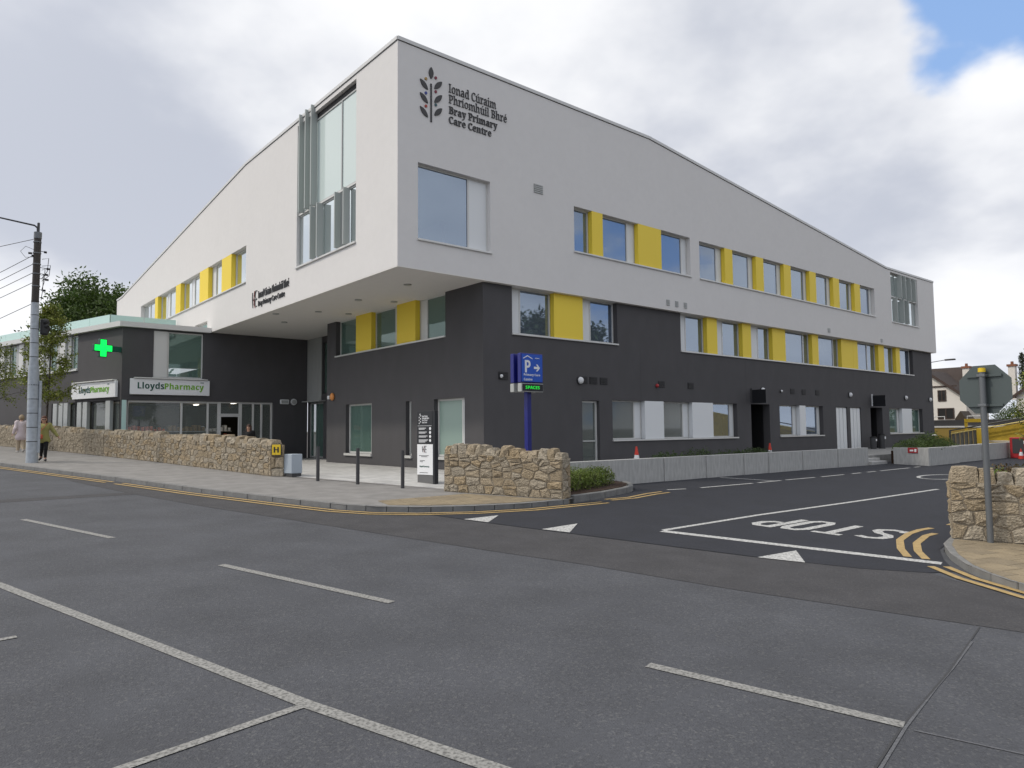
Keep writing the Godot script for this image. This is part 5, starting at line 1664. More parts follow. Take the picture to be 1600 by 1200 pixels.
	tiles(foot, "tactile_slab", v2([-13.6, -7.6, -12.9, -7.45, -12.35, -8.1, -11.95, -8.95, -11.68, -9.95, -11.62, -10.85, -12.9, -10.25, -13.6, -9.9]), 0.4, 0.4, 0.27, func(x, z): return gy(x) + 0.1005, [M.tactile_a, M.tactile_b], 60, 5)
	var fr := v2(kerb_right)
	fr.append_array(v2([60, 0, 10, -13, -1.0, -14.0, -4.3, -12.9]))
	fr.remove_at(0)
	var foot2 := struct("footpath", sheet(fr, 0.1), M.footpath_concrete)
	kerbs(foot2, kerb_right, -10.0, 9.0)
	tiles(foot2, "tactile_slab", v2([-4.2, -12.5, -4.05, -11.95, -3.72, -11.2, -3.36, -10.58, -3.05, -10.2, -2.75, -9.93, -2.33, -9.68, -0.5, -9.2, -0.5, -13.8, -3.4, -12.8]), 0.4, 0.4, 0.3, func(x, z): return gy(x) + 0.1005, [M.tactile_a, M.tactile_b], 150, 5)
	# forecourt
	var b := MB.new()
	var pl := v2([-28.4, -6.95, -20.5, -8.1, -14.3, -10.05, -13.9, -13.1, -18.05, -13.83, -29.38, -13.83, -29.38, -15.5, -35.17, -15.5, -35.17, -7.2])
	for i in range(-36, -13):
		for j in range(-16, -6):
			for p: PackedVector2Array in Geometry2D.intersect_polygons(pl, v2([i, j, i + 1, j, i + 1, j + 1, i, j + 1])):
				var idx := Geometry2D.triangulate_polygon(p)
				for t in range(0, idx.size(), 3):
					var c := []
					for e in 3:
						var q := p[idx[t + e]]
						c.append(Vector3(q.x, plaza_y(q.x, q.y) - 0.002, q.y))
					b.tri(c[0], c[1], c[2], Vector3.UP)
	var pz := struct("forecourt_paving", b.mesh(), M.paving_joint)
	tiles(pz, "paving_slab", v2([-29.0, -7.2, -20.6, -8.25, -14.4, -10.2, -14.0, -13.0, -18.05, -13.8, -29.3, -13.8, -29.3, -15.4, -34.0, -15.4, -34, -7.4]), 0.9, 0.6, 0.0, plaza_y, [M.paving_a, M.paving_a, M.paving_b], 280)
	# raised terrace behind the low concrete wall
	struct("terrace", box_mesh(Vector3(-18.0, 0.2, -52), Vector3(-13.75, 0.76, -13.9)), M.terrace_paving)
	var st := thing("entrance_steps", "three pale concrete steps up to the terrace beside the far dark doorway", "steps", Vector3(-13.3, 0.4, -31.4))
	for i in 3:
		part(st, "step", box_mesh(Vector3(-0.9 + 0.3 * i - 0.6, -0.1, -0.75), Vector3(-0.55 + 0.3 * i, 0.37 - 0.12 * i, 0.75), 0.01), M.paving_b)

func walls() -> void:
	for i in 8:
		rocks.append(cope_rock())
	var pile := MB.new()
	# left wall, seen along the footpath
	var o := thing("stone_wall", "long low tan rubble stone wall along the footpath in front of the pharmacy", "wall", on_ground(-20.5, -7.95, 0.1))
	var pts := [Vector2(-20.5, -7.93), Vector2(-28.3, -6.72), Vector2(-33.0, -5.82), Vector2(-37.15, -5.0), Vector2(-46, -2.72), Vector2(-60, 1.3)]
	for i in 5:
		var d: Vector2 = (pts[i + 1] - pts[i]).normalized()
		var n := Vector2(-d.y, d.x)
		if n.y < 0:
			n = -n
		wall_core(o, pts[i], pts[i + 1], 0.92, 0.9, n, 0.38)
		stone_face(o, pts[i], pts[i + 1], 0.92, 0.9, n, 0.29, 0.17, i < 2, pile)
		if i < 4:
			cope_row(o, pts[i], pts[i + 1], 0.92, 0.9, n, 0.36, 0.2, 0.3)
	stone_face(o, Vector2(-20.22, -8.2), Vector2(-20.5, -7.93), 0.92, 0.92, Vector2(0.69, 0.72), 0.34, 0.24, true, pile)
	var far := wpart(o, "far_stones", pile.mesh(), M.stone_3)
	far.set_meta("kind", "stuff")
	# middle wall beside the entrance
	o = thing("stone_wall", "short tan rubble stone wall with upright cope stones below the blue parking sign", "wall", on_ground(-12.9, -10.5, 0.1))
	var a := Vector2(-14.36, -9.83)
	var c := Vector2(-11.5, -11.05)
	var n := Vector2(0.392, 0.92)
	wall_core(o, a, c, 0.93, 0.9, n, 0.42)
	stone_face(o, a, c, 0.93, 0.9, n, 0.29, 0.18, true, pile)
	stone_face(o, c, Vector2(-11.66, -11.45), 0.9, 0.9, Vector2(0.93, -0.37), 0.3, 0.22, true, pile)
	stone_face(o, Vector2(-14.52, -10.22), a, 0.93, 0.93, Vector2(-0.93, 0.37), 0.3, 0.22, true, pile)
	cope_row(o, a, c, 0.93, 0.9, n, 0.42, 0.22, 0.2)
	# right wall by the stop sign
	o = thing("stone_wall", "chest high tan stone wall behind the back of the stop sign", "wall", on_ground(-3.4, -12.9, 0.1))
	a = Vector2(-4.25, -12.56)
	c = Vector2(-0.9, -13.78)
	n = Vector2(0.342, 0.94)
	wall_core(o, a, c, 0.9, 0.88, n, 0.42)
	stone_face(o, a, c, 0.9, 0.88, n, 0.3, 0.18, true, pile)
	stone_face(o, a + Vector2(-0.14, -0.4), a, 0.9, 0.9, Vector2(-0.94, 0.342), 0.3, 0.22, true, pile)
	cope_row(o, a, c, 0.9, 0.88, n, 0.42, 0.23, 0.28)
	# concrete walls
	o = thing("concrete_wall", "long low grey concrete retaining wall along the access road below the dark side wall", "wall", on_ground(-13.6, -20.0))
	var za := [-12.9, -17.3, -19.4, -21.5, -23.0, -25.3, -28.0, -30.65]
	for i in za.size() - 1:
		var q := MB.new()
		q.rbox(Vector3.ZERO, Vector3(0.25, 1.13, absf(za[i + 1] - za[i]) - 0.005), 0.005)
		wpart(o, "wall_panel", q.mesh(), M.fair_concrete, Transform3D(Basis.IDENTITY, Vector3(-13.72 + 0.035 * i, 0.56, (za[i] + za[i + 1]) * 0.5)))
	o = thing("planter_wall", "concrete planter wall right of the steps, holding green bushes", "planter", on_ground(-12, -34))
	for e in [[Vector3(-13.0, 0, -32.4), Vector3(-11.6, 1.1, -32.15)], [Vector3(-11.85, 0, -35.6), Vector3(-11.6, 1.1, -32.41)], [Vector3(-11.97, 0, -38.9), Vector3(-11.72, 1.12, -35.61)], [Vector3(-11.9, 0, -44.1), Vector3(-11.65, 1.14, -38.91)]]:
		wpart(o, "wall_panel", box_mesh(e[0], e[1], 0.012), M.fair_concrete)
	wpart(o, "soil_bed", box_mesh(Vector3(-13.2, 0.3, -44), Vector3(-11.9, 0.95, -32.42)), M.soil)
	o = thing("red_notice", "small red and white notice on the concrete planter wall", "sign", Vector3(-12.2, 0.9, -32.1))
	part(o, "plate", box_mesh(Vector3(-0.2, -0.02, -0.045), Vector3(0.18, 0.2, -0.02)), M.signal_red)
	part(o, "white_bar", box_mesh(Vector3(-0.12, 0.05, -0.018), Vector3(0.02, 0.12, -0.014)), M.sign_white)
	part(o, "white_bar", box_mesh(Vector3(0.06, 0.03, -0.018), Vector3(0.14, 0.15, -0.014)), M.sign_white)

# ---------------------------------------------------------------- street furniture
func furniture() -> void:
	var o := thing("bollard", "grey bollard nearest the stone wall end, left of three", "bollard", Vector3(-18.44, gy(-18.44) + 0.1, -8.44), 0.0, "bollards across the forecourt")
	var b := MB.new()
	b.tube([Vector3(0, -0.05, 0), Vector3(0, 0.93, 0)], [0.047, 0.047], 14, false)
	part(o, "post", b.mesh(), M.charcoal_metal)
	b = MB.new()
	b.tube([Vector3(0, 0.93, 0), Vector3(0, 0.945, 0), Vector3(0, 0.952, 0)], [0.047, 0.042, 0.02], 14)
	part(o, "cap", b.mesh(), M.charcoal_metal)
	copy_of(o, "bollard", "middle one of three grey bollards across the forecourt", Vector3(-17.05, gy(-17.05) + 0.1, -8.92))
	copy_of(o, "bollard", "grey bollard nearest the black and white notice sign", Vector3(-15.55, gy(-15.55) + 0.1, -9.38))

	# notice sign
	o = thing("notice_sign", "tall upright sign, black above and white below, beside the stone wall", "sign", Vector3(-16.1, 0.6, -10.45), 0.12)
	part(o, "base", box_mesh(Vector3(-0.32, -0.05, -0.05), Vector3(0.32, 0.22, 0.05), 0.004), M.cabinet_dull)
	part(o, "side_frame", box_mesh(Vector3(0.325, -0.05, -0.07), Vector3(0.40, 1.93, 0.055), 0.004), M.sign_black)
	part(o, "lower_panel", box_mesh(Vector3(-0.325, 0.23, -0.055), Vector3(0.322, 1.04, 0.058), 0.004), M.sign_white)
	var up := part(o, "upper_panel", box_mesh(Vector3(-0.325, 1.05, -0.055), Vector3(0.322, 1.93, 0.06), 0.004), M.sign_black)
	var f := o.global_transform * Transform3D(Basis.IDENTITY, Vector3(0, 0, 0.0605))
	var lines := ["Ionad Cúraim", "Phríomhúil Bhré", "Bray Primary", "Care Centre"]
	for i in 4:
		letters(o, "lettering", lines[i], f, -0.11, -0.11 + 0.019 * lines[i].length(), 1.77 - 0.055 * i, 1.815 - 0.055 * i, 0.003, M.sign_white, "Droid Serif")
	for i in 7:
		b = MB.new()
		b.ball(Vector3.ZERO, Vector3(0.018, 0.026, 0.003), 8)
		wpart(up, "leaf_mark", b.mesh(), M.sign_white, f * Transform3D(Basis(Vector3.BACK, 0.6 if i % 2 else -0.6), Vector3(-0.2 + (0.0 if i == 6 else (0.03 if i % 2 else -0.03)), 1.6 + 0.04 * i, 0.001)))
	slab_part(o, "rule", f, Vector3(-0.3, 1.53, 0), Vector3(0.28, 1.538, 0.003), M.sign_white)
	for i in 4:
		b = MB.new()
		b.tube([Vector3(0, 0, 0), Vector3(0, 0, 0.003)], [0.04, 0.04], 12)
		wpart(o, "floor_dot", b.mesh(), M.sign_white, f * Transform3D(Basis.IDENTITY, Vector3(0.22, 1.46 - 0.105 * i, 0)))
		for k in [2, 2, 2, 3][i]:
			slab_part(o, "text_line", f, Vector3(-0.25, 1.465 - 0.105 * i - 0.028 * k, 0), Vector3(0.05 - 0.06 * k + 0.03 * i, 1.48 - 0.105 * i - 0.028 * k, 0.002), M.sign_white)
	swoosh_emblem(o, f * Transform3D(Basis.IDENTITY, Vector3(-0.12, 0.82, 0)), 0.2, 0.18, 0.006)
	for l in [[-0.24, 0.16, 0.735], [-0.15, 0.1, 0.705], [-0.2, 0.0, 0.6], [-0.2, -0.08, 0.57], [-0.22, 0.12, 0.28]]:
		slab_part(o, "text_line", f, Vector3(l[0], l[2], 0), Vector3(l[1], l[2] + 0.012, 0.002), M.letter_grey)
	letters(o, "lettering", "LloydsPharmacy", f, -0.22, 0.18, 0.42, 0.475, 0.002, M.shop_green_dark)

	# parking sign
	o = thing("parking_sign", "blue parking sign with arrow and green display on a blue post behind the stone wall", "sign", Vector3(-13.97, 0.5, -12.2))
	b = MB.new()
	b.span(Vector3(-0.065, 0, -0.065), Vector3(0.065, 3.4, 0.065))
	part(o, "post", b.mesh(), M.sign_blue_dark)
	for s in [1.0, -1.0]:
		var g := Transform3D(Basis(Vector3(0, 0, -s), Vector3.UP, Vector3(s, 0, 0)), Vector3(-13.965 + 0.075 * s, 0, -12.17))
		var pn := slab_part(o, "sign_box", g, Vector3(-0.38, 3.22, 0), Vector3(0.38, 3.98, 0.14), M.sign_blue_dark, 0.012)
		slab_part(o, "display_box", g, Vector3(-0.38, 2.98, 0.0), Vector3(0.38, 3.2, 0.15), M.frame_grey, 0.008)
		wpart(pn, "face", box_mesh(Vector3(-0.355, 3.245, 0.141), Vector3(0.355, 3.955, 0.146)), M.sign_blue, g)
		wpart(o, "display_screen", box_mesh(Vector3(-0.345, 3.0, 0.151), Vector3(0.365, 3.185, 0.155)), M.sign_black, g)
		var h := g * Transform3D(Basis.IDENTITY, Vector3(0, 0, 0.147))
		letters(o, "lettering", "P", h, -0.25, -0.06, 3.48, 3.80, 0.004, M.sign_white)
		letters(o, "lettering", "Primary Care", h, -0.29, 0.27, 3.375, 3.455, 0.004, M.sign_white)
		letters(o, "lettering", "Centre", h, -0.29, 0.0, 3.27, 3.335, 0.004, M.sign_white)
		b = MB.new()
		b.prism(v2([-0.31, 3.83, -0.16, 3.90, 0.01, 3.83, 0.01, 3.85, -0.16, 3.925, -0.31, 3.85]), 0, 0.004, h)
		wpart(o, "roof_mark", b.mesh(), M.sign_white)
		b = MB.new()
		b.prism(v2([0.06, 3.58, 0.19, 3.58, 0.13, 3.52, 0.18, 3.52, 0.27, 3.61, 0.18, 3.70, 0.13, 3.70, 0.19, 3.64, 0.06, 3.64]), 0, 0.004, h)
		wpart(o, "arrow", b.mesh(), M.sign_white)
		b = MB.new()
		b.tube([Vector3(0.1, 3.85, 0.003), Vector3(0.14, 3.87, 0.003), Vector3(0.16, 3.845, 0.003), Vector3(0.2, 3.865, 0.003), Vector3(0.25, 3.85, 0.003)], [0.009, 0.01, 0.01, 0.01, 0.007], 5)
		wpart(o, "small_mark", b.mesh(), M.sign_white, h)
		letters(o, "lettering", "SPACES", g * Transform3D(Basis.IDENTITY, Vector3(0, 0, 0.156)), -0.24, 0.24, 3.055, 3.135, 0.003, M.led_lit)

	# grey cabinet and hydrant plate at the wall end
	o = thing("utility_cabinet", "small pale grey cabinet on a dark plinth behind the end of the long stone wall", "cabinet", Vector3(-20.06, gy(-20) + 0.1, -8.42), 0.2)
	part(o, "body", box_mesh(Vector3(-0.25, 0.1, -0.2), Vector3(0.16, 0.66, 0.16), 0.015), M.cabinet_grey)
	part(o, "plinth", box_mesh(Vector3(-0.23, -0.02, -0.18), Vector3(0.14, 0.098, 0.14)), M.charcoal_metal)
	var hx := Transform3D(Basis(Vector3(0.69, 0, -0.72), Vector3.UP, Vector3(0.72, 0, 0.69)), Vector3(-20.32, 1.34, -8.04))
	o = thing("hydrant_sign", "yellow hydrant plate with black H on the end of the long stone wall", "sign", hx.origin)
	slab_part(o, "plate", hx, Vector3(-0.13, 0, 0.03), Vector3(0.13, 0.3, 0.075), M.sign_yellow, 0.006)
	slab_part(o, "border", hx, Vector3(-0.145, -0.015, 0.03), Vector3(0.145, 0.315, 0.07), M.sign_black, 0.006)
	letters(o, "lettering", "H", hx, -0.075, 0.075, 0.07, 0.23, 0.006, M.sign_black).global_transform.origin += hx.basis.z * 0.076

	# back of the stop sign
	o = thing("stop_sign", "grey back of an octagonal stop sign on a post with yellow cap", "sign", on_ground(-3.74, -12.6, 0.1), -0.15)
	b = MB.new()
	b.tube([Vector3(0, -0.05, 0), Vector3(0, 2.62, 0)], [0.046, 0.046], 14)
	part(o, "post", b.mesh(), M.galvanised)
	b = MB.new()
	b.tube([Vector3(0, 2.615, 0), Vector3(0, 2.67, 0), Vector3(0, 2.68, 0)], [0.052, 0.052, 0.045], 14)
	part(o, "post_cap", b.mesh(), M.sign_yellow)
	var oct := PackedVector2Array()
	for i in 8:
		oct.append(Vector2(cos(TAU * (i + 0.5) / 8.0), sin(TAU * (i + 0.5) / 8.0)) * 0.405)
	b = MB.new()
	b.prism(oct, -0.003, 0.0, Transform3D(Basis.IDENTITY, Vector3(0, 2.35, -0.075)))
	part(o, "plate", b.mesh(), M.sign_back)
	for y in [2.1, 2.56]:
		part(o, "rail", box_mesh(Vector3(-0.25, y - 0.018, -0.074), Vector3(0.25, y + 0.018, -0.045)), M.sign_back)
		part(o, "clip", box_mesh(Vector3(-0.06, y - 0.02, -0.044), Vector3(0.06, y + 0.02, 0.05), 0.004), M.galvanised)

	# cones
	o = thing("traffic_cone", "red and white traffic cone behind the concrete wall near the glazed side door", "cone", Vector3(-14.35, 0.76, -16.95), 0.0, "traffic cones on the terrace")
	part(o, "foot", box_mesh(Vector3(-0.17, 0, -0.17), Vector3(0.17, 0.035, 0.17), 0.01), M.charcoal_metal)
	for e in [[0.035, 0.2, 0.13, 0.11, "cone_red"], [0.2, 0.44, 0.11, 0.067, "sign_white"], [0.44, 0.7, 0.067, 0.025, "cone_red"]]:
		b = MB.new()
		b.tube([Vector3(0, e[0], 0), Vector3(0, e[1], 0)], [e[2], e[3]], 14)
		part(o, "band", b.mesh(), M[e[4]])
	copy_of(o, "traffic_cone", "red and white traffic cone beside the first dark doorway", Vector3(-14.35, 0.72, -24.6))
	# bins by the far doorway
	for e in [[-40.75, 0.62, 0.17, "shorter dark litter bin left of the far dark doorway"], [-41.85, 0.76, 0.19, "taller dark litter bin in front of the far dark doorway"]]:
		o = thing("litter_bin", e[3], "bin", Vector3(-17.5, 0.76, e[0]), 0.0, "litter bins by the far doorway")
		b = MB.new()
		b.tube([Vector3(0, 0, 0), Vector3(0, e[1], 0)], [e[2] * 0.9, e[2]], 14)
		part(o, "body", b.mesh(), M.charcoal_metal)
		b = MB.new()
		b.tube([Vector3(0, e[1], 0), Vector3(0, e[1] + 0.05, 0), Vector3(0, e[1] + 0.08, 0)], [e[2] * 1.05, e[2], e[2] * 0.4], 14)
		part(o, "lid", b.mesh(), M.black_metal)
		part(o, "label_plate", box_mesh(Vector3(e[2] * 0.97, e[1] * 0.72, -0.07), Vector3(e[2] * 1.02, e[1] * 0.9, 0.07)), M.sign_white)

func utility_pole() -> void:
	var o := thing("utility_pole", "thick pale grey utility pole with dark timber top and lamp arm on the footpath", "pole", Vector3(-30.2, 1.0, -3.1))
	var b := MB.new()
	b.tube([Vector3(0, -0.1, 0), Vector3(0, 0.15, 0), Vector3(0, 2.6, 0.03), Vector3(0, 3.3, 0.035), Vector3(0, 3.6, 0.04), Vector3(0, 5.7, 0.065)], [0.2, 0.185, 0.172, 0.17, 0.138, 0.125], 20)
	part(o, "shaft", b.mesh(), M.pole_paint)
	b = MB.new()
	b.tube([Vector3(0, 5.69, 0.065), Vector3(0, 8.06, 0.05)], [0.118, 0.112], 16)
	part(o, "timber_top", b.mesh(), M.pole_timber)
	b = MB.new()
	b.tube([Vector3(0, 8.03, 0.05), Vector3(0, 8.26, 0.05)], [0.125, 0.125], 16)
	part(o, "cap", b.mesh(), M.galvanised)
	part(o, "conduit", box_mesh(Vector3(0.02, 0.35, -0.215), Vector3(0.14, 2.9, -0.13), 0.015), M.pole_paint)
	for i in 11:
		var y := 0.75 + 0.5 * i
		var r := lerpf(0.186, 0.17, i / 5.0) if y < 3.25 else lerpf(0.142, 0.128, (y - 3.5) / 2.2)
		b = MB.new()
		b.tube([Vector3(0, y - 0.012, y * 0.011), Vector3(0, y + 0.012, y * 0.011)], [r, r], 16, false)
		part(o, "band", b.mesh(), M.black_metal)
	for y in [6.3, 6.75, 7.1, 7.5, 7.9]:
		b = MB.new()
		b.tube([Vector3(0, y - 0.02, 0.056), Vector3(0, y + 0.02, 0.056)], [0.13, 0.13], 14, false)
		part(o, "band", b.mesh(), M.galvanised)
	var arm := MB.new()
	arm.tube([Vector3(0, 8.2, 0.05), Vector3(0, 8.42, 0.06), Vector3(-0.02, 8.5, 0.16), Vector3(-0.12, 8.62, 1.16), Vector3(-0.22, 8.78, 2.3)], [0.04, 0.04, 0.032, 0.028, 0.026], 8)
	var la := part(o, "lamp_arm", arm.mesh(), M.charcoal_metal)
	part(la, "lamp_head", box_mesh(Vector3(-0.36, 8.72, 2.25), Vector3(-0.1, 8.84, 2.95), 0.04), M.galvanised)
	part(o, "spigot", box_mesh(Vector3(-0.035, 8.2, 0.0), Vector3(0.035, 8.62, 0.08), 0.02), M.charcoal_metal)
	# cable box and insulators
	b = MB.new()
	b.rbox(Vector3(0, 4.85, -0.24), Vector3(0.24, 0.58, 0.26), 0.05)
	for i in 5:
		b.ball(Vector3(rng.randf_range(-0.1, 0.1), 4.85 + rng.randf_range(-0.26, 0.26), -0.27 + rng.randf_range(-0.08, 0.08)), Vector3(0.1, 0.12, 0.1), 8)
	part(o, "cable_box", b.mesh(), M.black_metal)
	for e in [[7.6, -0.22], [7.0, -0.34], [6.78, -0.28], [6.6, -0.3], [6.2, -0.22], [7.5, 0.3], [7.42, 0.2]]:
		b = MB.new()
		b.tube([Vector3(0, e[0], 0.05), Vector3(0, e[0] - 0.03, e[1])], [0.012, 0.012], 5)
		for k in 3:
			b.ball(Vector3(0, e[0] - 0.03, e[1] * (1.0 - 0.12 * k)), Vector3(0.03, 0.045, 0.025), 8)
		part(o, "insulator", b.mesh(), M.black_metal)
	b = MB.new()
	for e in [[7.05, 6.5, -0.36], [7.3, 6.6, -0.3], [6.9, 6.15, -0.2], [6.7, 5.8, -0.16]]:
		b.tube([Vector3(0, e[0], -0.1), Vector3(0.02, e[0] + 0.06, e[2]), Vector3(0.02, lerpf(e[0], e[1], 0.6), e[2] * 0.9), Vector3(0, e[1], -0.11)], [0.011, 0.011, 0.011, 0.011], 5)
	b.tube([Vector3(0, 7.6, 0.12), Vector3(0, 7.7, 0.4), Vector3(0, 7.5, 0.55), Vector3(0, 7.3, 0.4), Vector3(0, 7.35, 0.14)], [0.008, 0.008, 0.008, 0.008, 0.008], 5)
	part(o, "cable_loops", b.mesh(), M.black_metal)
	# overhead cables along the street
	var k := 0
	for e in [[8.0, -58, 10.9, 9.0, 0.5], [7.42, -66, 9.3, 6.6, 1.0], [7.1, -66, 9.0, 6.6, 1.0], [6.78, -66, 8.7, 6.6, 1.0], [6.42, -66, 8.3, 6.6, 1.0], [5.66, -66, 7.4, 6.6, 1.1]]:
		var names := ["topmost", "second", "third", "fourth", "fifth", "lowest"]
		var c := thing("overhead_cable", "%s of the overhead cables running left from the utility pole" % names[k], "cable", Vector3(-30.2, 1.0 + e[0], -2.95), 0.0, "overhead cables from the utility pole")
		var pts := []
		var rad := []
		for i in 15:
			var t := i / 14.0
			pts.append(Vector3((e[1] + 30.2) * t, (e[2] - 1.0 - e[0]) * t - 4.0 * e[4] * t * (1.0 - t), (e[3] + 2.95) * t))
			rad.append(0.011)
		b = MB.new()
		b.tube(pts, rad, 5)
		part(c, "wire", b.mesh(), M.black_metal)
		k += 1

# ---------------------------------------------------------------- behind the car park
func backdrop() -> void:
	var o := thing("ramp_parapet", "sloping ramp parapet of grey uprights under a dark handrail beyond the planter", "railing", Vector3(-14.7, 0.5, -44.2))
	for i in 7:
		var x := -14.7 + 0.21 * i
		wpart(o, "upright", box_mesh(Vector3(x, 0.3, -44.3), Vector3(x + 0.12, 1.58 + 0.195 * (x + 14.7), -44.1)), M.baluster_grey)
	for e in [[1.74, "rail_dark", 0.035], [1.55, "rail_pale", 0.03]]:
		var b := MB.new()
		b.tube([Vector3(-14.75, e[0], -44.0), Vector3(-11.4, e[0] + 0.64, -44.0), Vector3(-8.0, e[0] + 1.3, -44.0)], [e[2], e[2], e[2]], 8)
		wpart(o, "handrail", b.mesh(), M[e[1]])
	wpart(o, "end_post", box_mesh(Vector3(-14.78, 0.3, -44.04), Vector3(-14.7, 1.76, -43.96)), M.rail_dark)
	o = thing("yellow_ramp_wall", "yellow car park ramp wall with sloping top behind the stop sign post", "wall", Vector3(-11.5, 0.4, -44.5))
	var b := MB.new()
	b.prism(v2([-13.3, 1.2, -13.3, 1.78, -6.0, 3.2, -6.0, 1.2]), -44.6, -44.35, Transform3D.IDENTITY)
	wpart(o, "yellow_face", b.mesh(), M.yellow_wall)
	wpart(o, "ledge", box_mesh(Vector3(-13.6, 1.15, -44.6), Vector3(-6.0, 1.199, -44.2)), M.frame_white)
	wpart(o, "concrete_base", box_mesh(Vector3(-11.6, 0.1, -44.6), Vector3(-6.0, 1.149, -44.25)), M.fair_concrete)
	o = thing("yellow_post", "tall yellow square post at the foot of the ramp", "post", Vector3(-13.2, 0.4, -43.7))
	wpart(o, "shaft", box_mesh(Vector3(-13.34, 0.4, -43.9), Vector3(-13.02, 1.85, -43.6), 0.02), M.yellow_steel)
	o = thing("height_frame", "small yellow height limit frame behind the sloping handrail", "frame", Vector3(-13.4, 0.5, -47))
	for x in [-14.95, -13.95]:
		wpart(o, "leg", box_mesh(Vector3(x, 0.4, -47.1), Vector3(x + 0.13, 2.2, -46.95)), M.yellow_steel)
	wpart(o, "beam", box_mesh(Vector3(-14.95, 2.201, -47.12), Vector3(-13.82, 2.4, -46.93), 0.01), M.yellow_steel)
	o = thing("barrier_machine", "red barrier machine with dark front at the car park entry", "machine", Vector3(-11.0, 0.35, -42.5))
	part(o, "case", box_mesh(Vector3(-0.5, 0.0, -0.25), Vector3(0.4, 1.05, 0.2), 0.03), M.signal_red)
	part(o, "front_panel", box_mesh(Vector3(-0.38, 0.25, 0.2), Vector3(0.1, 0.98, 0.215)), M.charcoal_metal)
	o = thing("traffic_cone", "small orange and white cone in front of the red barrier machine", "cone", Vector3(-10.9, 0.35, -41.8), 0.0, "traffic cones on the terrace")
	for e in [[0.0, 0.16, 0.14, 0.1, "cone_red"], [0.16, 0.34, 0.1, 0.06, "sign_white"], [0.34, 0.5, 0.06, 0.02, "cone_red"]]:
		b = MB.new()
		b.tube([Vector3(0, e[0], 0), Vector3(0, e[1], 0)], [e[2], e[3]], 12)
		part(o, "band", b.mesh(), M[e[4]])
	o = thing("boundary_wall", "dark topped boundary wall between the car park and the white houses", "wall", Vector3(-19, 0.6, -60))
	wpart(o, "base", box_mesh(Vector3(-34, 0.3, -60.3), Vector3(-8, 1.88, -60.0)), M.boundary_yellow)
	wpart(o, "coping", box_mesh(Vector3(-34, 1.881, -60.32), Vector3(-8, 2.0, -59.95)), M.frame_white)
	wpart(o, "fence_panel", box_mesh(Vector3(-34, 2.001, -60.25), Vector3(-8, 2.45, -60.1)), M.charcoal_metal)
	for x in [-21.6, -19.04]:
		var w := 1.0
		o = thing("hoop_rail", "white hoop rail above the boundary wall, %s" % ("next to the building corner" if x < -20 else "left of the stop sign post"), "railing", Vector3(x, 2.0, -60.5), 0.0, "white hoop rails")
		b = MB.new()
		b.tube([Vector3(0, 0, 0), Vector3(0, 0.72, 0), Vector3(w, 0.72, 0), Vector3(w, 0, 0)], [0.045, 0.045, 0.045, 0.045], 6)
		part(o, "tube", b.mesh(), M.frame_white)
	o = thing("garden_shed", "brown timber shed gable in front of the white house", "shed", Vector3(-21.6, 0.7, -68))
	b = MB.new()
	b.prism(v2([-0.42, 0, 0.42, 0, 0.42, 1.9, 0, 2.55, -0.42, 1.9]), -1.0, 1.0)
	part(o, "walls", b.mesh(), M.dark_timber)
	# street lamp beyond the corner
	o = thing("street_lamp", "grey street lamp head showing past the far building corner", "lamp", Vector3(-21.9, 0.6, -60.8))
	b = MB.new()
	b.tube([Vector3(0, 0, 0), Vector3(0, 6.4, 0)], [0.07, 0.045], 8)
	part(o, "column", b.mesh(), M.galvanised)
	b = MB.new()
	b.tube([Vector3(0, 6.35, 0), Vector3(1.45, 6.5, 0)], [0.035, 0.03], 6)
	part(o, "arm", b.mesh(), M.galvanised)
	part(o, "head", box_mesh(Vector3(1.4, 6.44, -0.13), Vector3(2.15, 6.56, 0.13), 0.04), M.charcoal_metal)
	house("white_house", "white rendered house with brown roof, timber beam and brown windows left of the stop sign", -30.6, -85.0, 0.9, true)
	house("white_house", "white house at the right edge with brown roof, mostly hidden by the sapling", -18.9, -86.5, 0.6, false)

